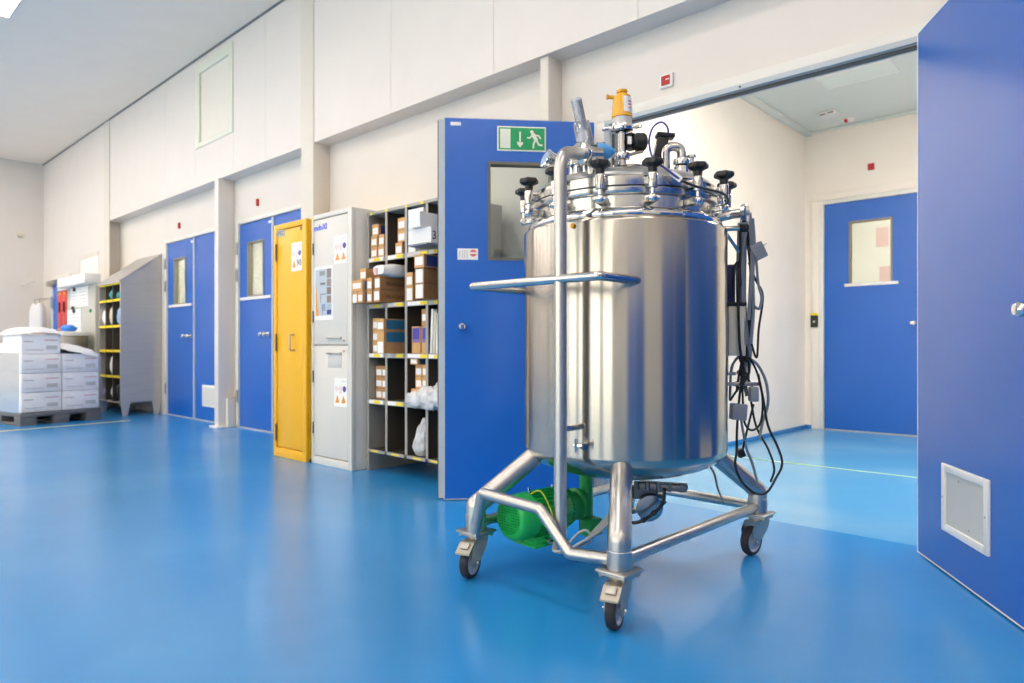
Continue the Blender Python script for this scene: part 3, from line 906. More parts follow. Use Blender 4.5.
# top shelf, third bay: white cartons
C(-3.770, -3.690, 2.98, S[4], .155, .30, 'white carton standing left under the others in third bay', m='carton', lbl=False)
C(-3.770, -3.605, 2.98, S[4] + .157, .055, .30, 'flat white carton in the back left of third bay', m='carton', lbl=False)
C(-3.770, -3.605, 2.98, S[4] + .213, .085, .30, 'white carton uppermost in the third bay of the top shelf', m='carton', lbl=False)
C(-3.544, -3.352, 2.835, S[4] + .0135, .105, .40, 'long white carton with black number three jutting out of the rack', m='carton', lbl=False, mark=('3', .75, 'ink', .006, .22, None))
C(-3.520, -3.420, 2.80, S[4] + .119, .100, .42, 'white carton resting on the numbered one jutting out of the rack', m='carton', lbl=False)
b = MB().box(-3.546, -3.350, 2.80, 3.40, S[4] + .001, S[4] + .012)
tag(b.build('folder', mat('slate_folder', '#7f8796', .5), None, 0), 'flat slate grey folder under the numbered white carton', 'folder', None)
# second shelf, left: cartons jutting out of the first bay
C(-4.222, -4.160, 2.83, S[3], .083, .42, 'small brown carton at the bottom left of the group jutting past the grey cabinet', lab_h=(.05, .75))
C(-4.155, -4.094, 2.83, S[3], .083, .42, 'small brown carton at the bottom right of the jutting group', side='printteal')
C(-4.222, -4.094, 2.825, S[3] + .083, .083, .42, 'wide brown carton with broad label in the middle of the jutting group', lab_h=(.25, .72), side='printteal')
C(-4.170, -4.095, 2.86, S[3] + .166, .082, .40, 'small brown carton topmost of the group jutting past the grey cabinet')
C(-4.086, -4.026, 2.86, S[3], .088, .43, 'brown carton, lower left beside the long lettered cartons')
C(-4.086, -4.026, 2.86, S[3] + .089, .088, .43, 'brown carton, upper left beside the long lettered cartons')
C(-3.998, -3.925, 2.855, S[3], .088, .50, 'long brown carton with FRAGILE lettering, lower of the pair', m='kraft2', lab_h=(.15, .85), mark=('FRAGILE', .42, 'brownink', .05, .3, .16))
C(-3.998, -3.930, 2.862, S[3] + .089, .088, .50, 'long brown carton with FRAGILE lettering, upper of the pair', m='kraft2', lab_h=(.15, .85), mark=('FRAGILE', .42, 'brownink', .05, .3, .16))
# paper parcel on top
b = MB()
n0 = 14
rings = []
for i in range(n0 + 1):
    s_ = i / n0
    yy = 2.86 + .46 * s_
    ring = []
    for k in range(14):
        a = 2 * PI * k / 14
        rx, rz = .085, .046
        ex = abs(math.cos(a)) ** .6 * (1 if math.cos(a) >= 0 else -1)
        ez = abs(math.sin(a)) ** .6 * (1 if math.sin(a) >= 0 else -1)
        sc_ = (.7 + .3 * min(1, s_ * 5)) * (1 + .07 * noise.noise(Vector((k * 1.3, s_ * 6, 1))))
        ring.append(b.bm.verts.new((-3.930 + .72 * rx * ex * sc_ * (1.9 if ex < 0 and yy < 2.95 else 1), yy, S[3] + .177 + .048 + rz * ez * sc_)))
    rings.append(ring)
for r0, r1 in zip(rings, rings[1:]):
    for k in range(14): b.bm.faces.new((r0[k], r0[(k + 1) % 14], r1[(k + 1) % 14], r1[k]))
b.bm.faces.new(rings[0][::-1]); b.bm.faces.new(rings[-1])
pc = thing('parcel', (-4.015, 3.09, S[3] + .177), 'white paper-wrapped parcel lying across the lettered cartons', 'parcel')
b.build('wrapping', 'paper', pc, 60)
MB().box(-3.99, -3.96, 2.852, 2.862, S[3] + .19, S[3] + .24).build('red_mark', 'pinkink', pc, 0)
# second shelf, third bay
C(-3.771, -3.697, 2.965, S[3], .100, .3, 'brown carton, lower left in third bay of the second shelf', lab_h=(.08, .9))
C(-3.771, -3.700, 2.965, S[3] + .1, .100, .3, 'brown carton, upper left in third bay of the second shelf', lab_h=(.15, .7))
C(-3.545, -3.455, 2.861, S[3], .100, .42, 'long brown carton, bottom of the right stack on the second shelf', m='kraft2', lab_h=(.05, .95))
C(-3.545, -3.455, 2.861, S[3] + .101, .100, .42, 'long brown carton, middle of the right stack on the second shelf', m='kraft2', lab_h=(.05, .95))
C(-3.540, -3.440, 2.850, S[3] + .202, .090, .42, 'brown carton with navy side, top of the right stack on second shelf', lab_h=(.2, .8), side='printblue')
# third shelf
for i, nm in enumerate(('lowest', 'middle', 'highest')):
    C(-4.205, -4.125, 2.995, S[2] + .086 * i, .085, .3, f'narrow brown carton, {nm} of three at the left of third shelf')
C(-3.965, -3.885, 2.86, S[2], .158, .5, 'large brown carton with teal side panel at the bottom of third shelf', side='printteal', lab_h=(.02, .52), ph=(.5, .95))
C(-3.965, -3.885, 2.86, S[2] + .159, .085, .5, 'brown carton with teal side panel lying on the large one', side='printteal')
def upright(x0, x1, y0, z0, h, lbl):
    t = C(x0, x1, y0, z0, h, .3, lbl, lbl=False)
    MB().box(x0 + .008, x1 - .008, y0 - .0022, y0 - .001, z0 + h * .52, z0 + h * .94).build('violet_panel', 'printviolet', t, 0)
    MB().box(x0 + .008, x1 - .008, y0 - .0020, y0 - .001, z0 + h * .40, z0 + h * .52).build('fade_panel', mat('mauve_print', '#8a6fa6', .6), t, 0)
upright(-3.745, -3.652, 2.995, S[2], .188, 'upright brown carton with violet top, left of the pair on third shelf')
upright(-3.640, -3.572, 2.995, S[2], .188, 'upright brown carton with violet top, right of the pair on third shelf')
C(-3.640, -3.572, 2.995, S[2] + .189, .115, .3, 'brown carton on the right violet carton of the third shelf', lab_h=(.3, .7), m='kraft2')
for i, (dx, dz, hh, m) in enumerate(((0, 0, .30, 'paper'), (.03, 0, .285, 'beige'), (.06, 0, .27, 'carton'), (.09, 0, .25, 'beige'))):
    b = MB().obox((-3.53 + dx, 3.11, S[2] + hh / 2 + .001), (.022, .24, hh), Matrix.Rotation(.06, 3, 'Y'))
    tag(b.build('binder', m, None, 0), ('white binder leaning outermost on the third shelf beside the open door', 'first beige binder behind the white one on third shelf',
        'white pad behind the beige binder on third shelf', 'innermost beige binder in the last bay of third shelf')[i], 'binder', 'binders on the third shelf')
# fourth shelf
for i, nm in enumerate(('bottom', 'middle', 'top')):
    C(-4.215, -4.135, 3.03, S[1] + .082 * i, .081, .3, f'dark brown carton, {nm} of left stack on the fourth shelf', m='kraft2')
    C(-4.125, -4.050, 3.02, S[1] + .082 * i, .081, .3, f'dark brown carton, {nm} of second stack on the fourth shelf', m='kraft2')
C(-3.735, -3.655, 2.98, S[1], .098, .3, 'brown carton, bottom left in third bay of the fourth shelf')
C(-3.652, -3.575, 2.98, S[1], .098, .3, 'brown carton, bottom right in third bay of the fourth shelf')
for i, nm in enumerate(('second', 'third')):
    C(-3.725, -3.655, 3.01, S[1] + .099 + .083 * i, .082, .3, f'brown carton, {nm} layer left in third bay of fourth shelf')
    C(-3.652, -3.578, 3.01, S[1] + .099 + .083 * i, .082, .3, f'brown carton, {nm} layer right in third bay of fourth shelf')
C(-3.745, -3.665, 2.98, S[1] + .264, .052, .3, 'brown carton with dark teal side topmost in third bay of fourth shelf', side='printteal')
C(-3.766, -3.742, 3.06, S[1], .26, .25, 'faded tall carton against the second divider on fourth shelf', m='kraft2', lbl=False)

# plastic bags: crumpled translucent skins
def bag(name, c, size, seed, label, m='bag', cat='bag', sub=3, amp=.25, freq=3.0):
    b = MB()
    bmesh.ops.create_icosphere(b.bm, subdivisions=sub, radius=1)
    for v in b.bm.verts:
        p = v.co.copy()
        k = 1 + amp * noise.noise(p * freq + Vector((seed, 0, 0))) + amp * .5 * noise.noise(p * freq * 2.7 + Vector((0, seed, 0)))
        q = Vector((p.x * size[0], p.y * size[1], p.z * size[2])) * k
        if q.z < -size[2] * .8: q.z = -size[2] * .8
        v.co = q + Vector(c) + Vector((0, 0, 0))
    return tag(b.build(name, m, None, 180), label, cat)
b = MB()
for (c, sz, sd) in (((-3.455, 3.06, S[1] + .085), (.078, .10, .085), 9.7), ((-3.50, 2.945, S[1] + .045), (.14, .026, .075), 3.1), ((-3.66, 2.948, S[1] + .025), (.09, .022, .055), 5.3)):
    bb = MB()
    bmesh.ops.create_icosphere(bb.bm, subdivisions=4, radius=1)
    for v in bb.bm.verts:
        p = v.co.copy()
        k = 1 + .30 * noise.noise(p * 3 + Vector((sd, 0, 0))) + .18 * noise.noise(p * 8 + Vector((0, sd, 0)))
        v.co = Vector((p.x * sz[0] * k, p.y * sz[1] * min(k, 1.0), p.z * sz[2] * k)) + Vector(c)
        if v.co.y > 2.969: v.co.z = max(v.co.z, S[1] + .001)
    tm = D.meshes.new('tmp'); bb.bm.to_mesh(tm); bb.bm.free(); b.bm.from_mesh(tm); D.meshes.remove(tm)
tag(b.build('plastic_bag', 'bag', None, 180), 'crumpled clear plastic bag spilling out over the fourth shelf lip', 'bag')
b = MB()
bmesh.ops.create_icosphere(b.bm, subdivisions=4, radius=1)
for v in b.bm.verts:
    p = v.co.copy()
    k = 1 + .22 * noise.noise(p * 3 + Vector((5, 2, 1))) + .1 * noise.noise(p * 8)
    taper = .45 + .55 * (1 - p.z) / 2
    v.co = Vector((-3.668 + .092 * p.x * k * taper + .02 * p.z, 3.03 + .07 * p.y * k * taper, S[0] + .125 + .135 * p.z * (k if p.z > -.6 else 1)))
    v.co.z = max(v.co.z, S[0] + .001)
tag(b.build('plastic_bag', 'bag', None, 180), 'white plastic sack standing in the bottom compartment of the rack', 'bag')

# ============================================================ FAR LEFT
# slanted-top stainless shoe locker
lk = thing('shoe_locker', (-10.3, 3.29, 0), 'stainless steel pigeonhole locker with slanted top beside the far double door', 'locker')
LX0, LX1, LY0, LY1 = -10.75, -9.845, 3.04, 3.545
LZF, LZB = 1.765, 2.16
b = MB().poly([(LX1, LY0, .18), (LX1, LY1, .18), (LX1, LY1, LZB), (LX1, LY0, LZF)], (-.03, 0, 0))
b.build('side_panel', 'locker', lk, 0)
b = MB().poly([(LX0, LY0, .18), (LX0, LY1, .18), (LX0, LY1, LZB), (LX0, LY0, LZF)], (.03, 0, 0))
b.build('side_panel', 'locker', lk, 0)
b = MB().poly([(LX0 - .01, LY0 - .02, LZF - .012), (LX0 - .01, LY1, LZB + .002), (LX0 - .01, LY1, LZB + .022), (LX0 - .01, LY0 - .02, LZF + .012)], (LX1 - LX0 + .02, 0, 0))
b.build('slanted_top', 'locker', lk, 0)
MB().box(LX0 + .03, LX1 - .03, LY1 - .02, LY1, .18, 1.76).build('back_panel', 'rackshade', lk, 0)
LF = [.182, .525, .868, 1.196, 1.543]
for z in LF:
    MB().box(LX0 + .03, LX1 - .03, LY0 + .004, LY1 - .02, z - .02, z).build('shelf', 'rack', lk, 0)
for z in LF[1:] + [LZF]:
    for i in range(3):
        a = LX0 + .05 + .285 * i
        MB().box(a, a + .25, LY0 - .004, LY0 + .004, z - .03, z + .002).build('yellow_label', 'yellowtape', lk, 0)
for xx in (-10.45, -10.165):
    MB().box(xx - .012, xx + .012, LY0, LY1 - .02, .182, 1.75).build('divider', 'rackshade', lk, 0)
for (fx, fy) in ((LX1, LY0), (LX1, LY1 - .12), (LX0 + .03, LY0), (LX0 + .03, LY1 - .12)):
    b = MB().poly([(fx, fy, .18), (fx, fy + .12, .18), (fx, fy + .085, .0), (fx, fy + .03, .0)], (-.03, 0, 0))
    b.build('foot', 'locker', lk, 0)
def lump(name, c, size, seed, m, label, cat):
    return bag(name, c, size, seed, label, m, cat, sub=2, amp=.3, freq=2.5)
lump('glove_bundle', (-10.30, 3.115, 1.543 + .075), (.11, .065, .09), 1.2, 'teal', 'bundle of teal gloves in the top row of the locker', 'gloves')
lump('folded_cloth', (-10.05, 3.115, 1.543 + .05), (.07, .065, .06), 6.0, 'teal', 'small teal cloth beside the glove bundle in the locker', 'cloth')
lump('shoe_cover', (-10.60, 3.115, 1.196 + .12), (.08, .065, .145), 2.2, 'whitecloth', 'white cloth bundle in the second row of the locker, left', 'cloth')
lump('shoe_cover', (-10.31, 3.115, 1.196 + .13), (.10, .065, .155), 4.2, 'beige', 'beige bundle in the second row of the locker, middle', 'cloth')
lump('shoe_cover', (-10.02, 3.115, 1.196 + .12), (.055, .065, .145), 8.2, 'skyblue', 'light blue bundle in the second row of the locker, right', 'cloth')
lump('shoe', (-10.30, 3.115, .525 + .14), (.09, .065, .17), 11.2, 'whitecloth', 'pale bundle in the fourth row of the locker', 'cloth')
lump('shoe_cover', (-10.585, 3.115, .182 + .085), (.07, .065, .10), 5.5, 'purple', 'purple cloth in the bottom row of the locker', 'cloth')
lump('shoe', (-10.03, 3.115, .182 + .12), (.09, .065, .145), 7.5, 'black', 'black shoes piled in the bottom row of the locker', 'shoes')
lump('shoe', (-10.27, 3.115, .182 + .11), (.06, .065, .13), 9.1, 'whitecloth', 'white shoe standing in the bottom row beside black shoes', 'shoes')

# pallet with wrapped cartons (turned about its near corner)
PA = math.radians(12)
PO = Vector((-9.436, 1.871, 0))
pu = Vector((-math.sin(PA), math.cos(PA), 0))       # along the long seen face
pv = Vector((-math.cos(PA), -math.sin(PA), 0))      # away from the camera side
PROT = Matrix((pv, pu, Vector((0, 0, 1)))).transposed()
def pbox(mb, a0, a1, b0, b1, z0, z1, bev=0.0):
    c = PO + pu * (a0 + a1) / 2 + pv * (b0 + b1) / 2 + Vector((0, 0, (z0 + z1) / 2))
    return mb.obox(c, (abs(b1 - b0), a1 - a0, z1 - z0), PROT, bev)
pl = thing('pallet', PO + pu * .44 + pv * .5, 'dark grey plastic pallet under the wrapped white cartons', 'pallet')
pbox(MB(), 0, .90, 0, 1.1, .10, .145, .004).build('deck', 'pallet', pl)
for i in range(3):
    for j in range(3):
        a = (.0, .36, .73)[i]; c = (0, .47, .95)[j]
        pbox(MB(), a, a + .17, c, c + .15, .03, .10, .004).build('block', 'pallet', pl)
for i in range(3):
    a = (.0, .36, .73)[i]
    pbox(MB(), a, a + .17, 0, 1.1, 0, .03, .004).build('runner', 'pallet', pl)
def wbox(a0, a1, b0, b1, z0, z1, label):
    c = PO + pu * (a0 + a1) / 2 + pv * (b0 + b1) / 2
    t = thing('wrapped_carton', (c.x, c.y, z0), label, 'box', 'white cartons wrapped on the pallet')
    pbox(MB(), a0 + .003, a1 - .003, b0, b1, z0 + .002, z1 - .001, .012).build('body', 'wrapbox', t)
    h = z1 - z0
    for (s0, s1, q0, q1, m) in ((.58, .92, .70, .76, 'pinkink'), (.06, .3, .62, .68, 'greytape'), (.62, .9, .25, .45, 'greytape'), (.1, .55, .2, .24, 'greytape')):
        w = a1 - a0
        pbox(MB(), a0 + w * s0, a0 + w * s1, b0 - .0014, b0 - .0002, z0 + h * q0, z0 + h * q1).build('print', m, t, 0)
ZB = [.146, .375, .60, .825]
nm = ('bottom', 'second', 'third')
for i in range(3):
    z1 = ZB[i + 1] if i < 3 else 0
    wbox(.02, .455, .03, .55, ZB[i], ZB[i + 1], f'white wrapped carton, {nm[i]} layer of the left front column on pallet')
    wbox(.46, .89, .03, .55, ZB[i], ZB[i + 1] - .0, f'white wrapped carton, {nm[i]} layer of the right front column on pallet')
    wbox(.02, .455, .56, 1.07, ZB[i], ZB[i + 1], f'white wrapped carton, {nm[i]} layer of the left rear column on pallet')
wbox(.03, .455, .05, .52, ZB[3], 1.05, 'white wrapped carton, single top one on the left front column')
# film: loose cloudy sheet over the top of the stack
b = MB()
def film_patch(a0, a1, b0, b1, top, drop, n=14):
    grid = []
    for i in range(n + 1):
        row = []
        for j in range(n + 1):
            p, q = i / n, j / n
            e = min(p, 1 - p, q, 1 - q) * 2
            k = 1 - (1 - min(1, e * 1.6)) ** 3
            z = top(p, q) * 1.0 - drop * (1 - k) + .010 * noise.noise(Vector((p * 7 + a0, q * 7, b0)))
            row.append(b.bm.verts.new(PO + pu * (a0 + (a1 - a0) * p) + pv * (b0 + (b1 - b0) * q) + UPV * z))
        grid.append(row)
    for i in range(n):
        for j in range(n):
            b.bm.faces.new((grid[i][j], grid[i + 1][j], grid[i + 1][j + 1], grid[i][j + 1]))
UPV = Vector((0, 0, 1))
film_patch(-.005, .48, .02, .56, lambda p, q: 1.115 + .03 * math.sin(PI * p), .062)
film_patch(.465, .90, .01, .56, lambda p, q: .98 - .11 * p, .10)
film_patch(-.005, .90, .55, 1.08, lambda p, q: .92 + .05 * math.sin(PI * p), .09)
fl_ = thing('stretch_film', PO + pu * .44 + pv * .5 + Vector((0, 0, .15)), 'cloudy stretch film draped over and around the pallet cartons', 'plastic film')
b.build('top_sheet', mat('milky_film', '#f4f3f3', .35), fl_, 60)
b = MB()
for (p, q, z0a, z1a) in (((0.0, .012), (.915, .012), .15, .84), ((0.0, .012), (0.0, 1.09), .15, .84)):
    n1 = 16
    rr = []
    for i in range(n1 + 1):
        s_ = i / n1
        a, c = p[0] + (q[0] - p[0]) * s_, p[1] + (q[1] - p[1]) * s_
        col = []
        for k in range(9):
            z = z0a + (z1a - z0a) * k / 8
            off = .004 * noise.noise(Vector((s_ * 8, z * 6, p[1])))
            col.append(b.bm.verts.new(PO + pu * (a - (.012 if q[0] == 0 else 0)) + pv * (c + off - .012) + Vector((0, 0, z))))
        rr.append(col)
    for i in range(n1):
        for k in range(8): b.bm.faces.new((rr[i][k], rr[i + 1][k], rr[i + 1][k + 1], rr[i][k + 1]))
b.build('side_sheet', clear('stretch_film_side', '#ffffff', .3, .2, haze=.05, hv=.03), fl_, 60)

# notice stand, red lockers, blue door, gowns beyond
nb = thing('notice_stand', (-11.4, 3.0, 0), 'pale grey notice panel with pinned papers behind the pallet', 'notice board')
MB().box(-12.17, -10.80, 3.01, 3.07, .0, 1.80, .004).build('panel', 'board', nb)
MB().box(-12.19, -10.80, 2.88, 3.08, 1.80, 1.94, .01).build('canopy', 'whiteplastic', nb)
for (x0, x1, z0, z1) in ((-11.98, -11.58, 1.50, 1.79), (-11.57, -11.10, 1.49, 1.785), (-12.14, -11.45, 1.09, 1.47)):
    s = MB().box(x0, x1, 3.002, 3.0095, z0, z1).build('notice', 'paper', nb, 0)
    for k in range(5):
        MB().box(x0 + .06, x1 - .06, 3.0012, 3.002, z1 - .08 - .05 * k, z1 - .07 - .05 * k).build('print_line', 'greytape', s, 0)
for (xx, zz) in ((-11.72, 1.76), (-11.80, 1.49), (-11.74, 1.44)):
    MB().cyl((xx, 3.001, zz), (xx, 2.975, zz), .028, seg=12).build('magnet', 'darkgap', nb)
MB().cyl((-10.98, 3.0095, 1.42), (-10.98, 2.99, 1.42), .025, seg=12).build('green_magnet', 'greenink', nb)
rl = thing('red_locker', (-12.45, 3.2, 0), 'red four-door locker beside the pale notice panel', 'locker')
MB().box(-12.71, -12.20, 3.03, 3.36, .1, 1.79, .004).build('body', 'redlocker', rl)
for i in range(2):
    for j in range(3):
        x0 = -12.70 + .25 * i; z0 = .12 + .555 * j
        dd = MB().box(x0 + .004, x0 + .238, 3.012, 3.029, z0, z0 + .54, .003).build('door', 'redlocker', rl)
        MB().box(x0 + .095, x0 + .145, 2.995, 3.012, z0 + .22, z0 + .38, .004).build('handle', 'black', dd)
        MB().box(x0 + .05, x0 + .19, 3.009, 3.0118, z0 + .49, z0 + .53).build('name_label', 'orange', dd, 0)
MB().box(-12.71, -12.20, 3.01, 3.36, 1.79, 1.87, .004).build('top_strip', 'whiteplastic', rl)
d6 = thing('door_6', (-13.9, 3.36, 0), 'blue door in the far corner behind the red locker', 'door', None, 'structure')
MB().box(-14.38, -13.45, 3.34, 3.383, .01, 2.09).build('leaf', 'door', d6, 0)
MB().box(-14.46, -14.38, 3.32, 3.383, 0, 2.15, .004).box(-14.38, -13.45, 3.32, 3.383, 2.09, 2.15, .004).box(-13.45, -13.37, 3.32, 3.383, 0, 2.15, .004).build('door_frame', 'doorframe', d6)
MB().box(-14.5, -14.1, 3.26, 3.34, 1.99, 2.08, .01).build('door_closer', 'zinc', d6)
MB().box(-14.42, -14.34, 3.29, 3.34, 1.6, 1.8, .006).box(-14.42, -14.34, 3.29, 3.34, 1.0, 1.2, .006).build('hinge', 'steelframe', d6)
w2 = thing('window_2', (-12.5, 3.38, 2.02), kind='structure')
MB().box(-13.0, -12.90, 3.376, 3.3835, 2.02, 2.40).box(-12.9, -11.98, 3.376, 3.3835, 2.33, 2.40).build('window_frame', 'cream', w2, 0)
MB().box(-12.9, -11.98, 3.379, 3.3835, 2.02, 2.33).build('pane', mat('pale_pane', '#e9eeea', .3), w2, 0)
MB_r = MB().tube([(-15.2, 3.05, 2.06), (-14.3, 3.05, 2.06)], .018, 8)
tag(MB_r.build('wall_rail', 'cream'), 'thin pale rail on the wall in the far left corner', 'rail')
# white gowns on hooks
for i, (gx, lb) in enumerate(((-15.02, 'white gown hanging furthest into the far left corner'), (-14.66, 'white gown hanging nearest the far blue door'))):
    b = MB()
    prof = [(.05, 1.70), (.09, 1.66), (.13, 1.55), (.14, 1.2), (.16, .75), (.17, .55)]
    rings = []
    for r_, z in prof:
        rings.append([b.bm.verts.new((gx + r_ * .95 * math.cos(2 * PI * k / 20), 3.2 + r_ * .6 * math.sin(2 * PI * k / 20) * (1 + .25 * math.cos(5 * 2 * PI * k / 20)), z)) for k in range(20)])
    for r0, r1 in zip(rings, rings[1:]):
        for k in range(20): b.bm.faces.new((r0[k], r0[(k + 1) % 20], r1[(k + 1) % 20], r1[k]))
    b.bm.faces.new(rings[0]); b.bm.faces.new(rings[-1][::-1])
    gw = thing('gown', (gx, 3.2, .55), lb, 'gown', 'gowns in the far corner')
    b.build('cloth', 'whitecloth', gw, 60)
    MB().tube([(gx, 3.2, 1.69), (gx, 3.2, 1.78), (gx, 3.38, 1.78)], .008, 8).build('hook', 'zinc', gw)
# bin stand with blue bag near the locker
bs = thing('waste_stand', (-10.98, 2.85, 0), 'grey bin stand with bright blue bag left of the locker', 'bin')
MB().box(-11.18, -10.80, 2.62, 2.93, .0, 1.06, .01).build('bin', 'zinc', bs)
MB().box(-11.20, -10.78, 2.60, 2.95, 1.06, 1.12, .01).build('lid', 'whiteplastic', bs)
bag('plastic_bag', (-11.08, 2.76, 1.12 + .045), (.14, .1, .055), 2.7, 'bright blue crumpled bag lying on the grey bin', 'brightblue', sub=2)
t = thing('junction_box', (XL + .03, 2.4, 2.95), 'tiny pale sensor on the far left end wall', 'sensor')
MB().box(XL, XL + .05, 2.97, 3.06, 2.93, 3.0, .006).build('housing', 'beige', t)

# ============================================================ THE MIXING TANK
CX, CY = -1.64, 2.455
RT, FW = Vector((.731, .682, 0)), Vector((-.682, .731, 0))     # along and away from the open door leaf
UP = Vector((0, 0, 1))
tk = thing('mixing_tank', (CX, CY, 0), 'large polished stainless steel mixing tank on a tubular frame with four casters', 'tank')
O3 = (CX, CY, 0)

# shell: dished bottom, jacket
prof = [(0, .372)]
for k in range(1, 13):
    a = PI / 2 * k / 12
    prof.append((.425 * math.sin(a) ** 1.0, .50 - .128 * math.cos(a)))
prof += [(.425, .50), (.425, 1.384), (.4235, 1.392), (.419, 1.397), (.40, 1.398)]
MB().lathe(prof, O3, seg=128).build('jacket', 'jacket', tk, 50)
MB().lathe([(.398, 1.398), (.404, 1.403), (.406, 1.412), (.404, 1.424), (.396, 1.431), (.388, 1.436), (.374, 1.440)], O3, seg=96).build('shoulder_ring', 'chrome', tk, 60)
MB().lathe([(.372, 1.438), (.372, 1.484)], O3, seg=96).build('neck', 'steel', tk, 60)
MB().lathe([(.372, 1.484), (.386, 1.488), (.389, 1.492), (.389, 1.513), (.372, 1.5135)], O3, seg=96).build('lower_flange', 'steel', tk, 40)
MB().lathe([(.372, 1.5135), (.3855, 1.5135), (.3855, 1.519), (.372, 1.519)], O3, seg=96).build('gasket', 'black', tk, 30)
lid = MB().lathe([(.372, 1.519), (.388, 1.519), (.389, 1.523), (.389, 1.553), (.384, 1.558), (.372, 1.560)], O3, seg=96).build('lid', 'steel', tk, 40)
prof = [(.374, 1.559)] + [(.374 * math.cos(PI / 2 * k / 12), 1.559 + .082 * math.sin(PI / 2 * k / 12)) for k in range(1, 12)] + [(0, 1.641)]
MB().lathe(prof, O3, seg=96).build('dome', 'satin', lid, 60)
def dome_z(x, y):
    r = min(.37, math.hypot(x - CX, y - CY))
    return 1.559 + .082 * math.sqrt(max(0, 1 - (r / .374) ** 2))

# fourteen swing clamps round the rim
base_ang = math.atan2(-CY, -CX)
NCL = 14
for k in range(NCL):
    a = base_ang + math.radians(-11.5 + 360 / NCL * k)
    ca, sa = math.cos(a), math.sin(a)
    rad, tan = Vector((ca, sa, 0)), Vector((-sa, ca, 0))
    rot = Matrix((rad, tan, UP)).transposed()
    c = Vector((CX, CY, 0))
    def P(r, t, z): return c + rad * r + tan * t + UP * z
    b = MB()
    for t in (-.019, .019):
        b.obox(P(.398, t * .9, 1.462), (.05, .006, .024), rot, .004)
        b.cyl(P(.424, t * .9 - .003, 1.462), P(.424, t * .9 + .003, 1.462), .0125, seg=16)
    cl = b.build('swing_clamp', 'steel', tk)
    b = MB()
    b.cyl(P(.427, -.026, 1.462), P(.427, .026, 1.462), .008, seg=12).sphere(P(.427, 0, 1.462), .0175, 18)
    b.cyl(P(.427, 0, 1.475), P(.427, 0, 1.56), .0085, seg=12)
    b.build('eye_bolt', 'chrome', cl)
    b = MB()
    b.lathe([(0, 1.497), (.0175, 1.498), (.0185, 1.502), (.0185, 1.548), (.0165, 1.552), (0, 1.552)], P(.427, 0, 0), seg=20)
    b.obox(P(.395, .015, 1.527), (.05, .01, .03), rot, .003).obox(P(.395, -.015, 1.527), (.05, .01, .03), rot, .003)
    b.build('clamp_sleeve', 'steel', cl)
    b = MB()
    seg = 36
    zs = [(1.551, .016), (1.572, .017), (1.578, .026), (1.583, .036), (1.592, .0375), (1.600, .034), (1.604, .024), (1.605, .0)]
    rings = []
    for z, r in zs:
        if r == 0:
            rings.append([b.bm.verts.new(P(.427, 0, z))]); continue
        lob = .10 if r > .02 else .0
        rings.append([b.bm.verts.new(P(.427 + r * (1 + lob * math.cos(6 * 2 * PI * q / seg)) * math.cos(2 * PI * q / seg), r * (1 + lob * math.cos(6 * 2 * PI * q / seg)) * math.sin(2 * PI * q / seg), z)) for q in range(seg)])
    for r0, r1 in zip(rings, rings[1:]):
        for q in range(seg):
            if len(r1) == 1: b.bm.faces.new((r0[q], r0[(q + 1) % seg], r1[0]))
            else: b.bm.faces.new((r0[q], r0[(q + 1) % seg], r1[(q + 1) % seg], r1[q]))
    b.bm.faces.new(rings[0][::-1])
    b.build('star_knob', 'black', cl, 40)

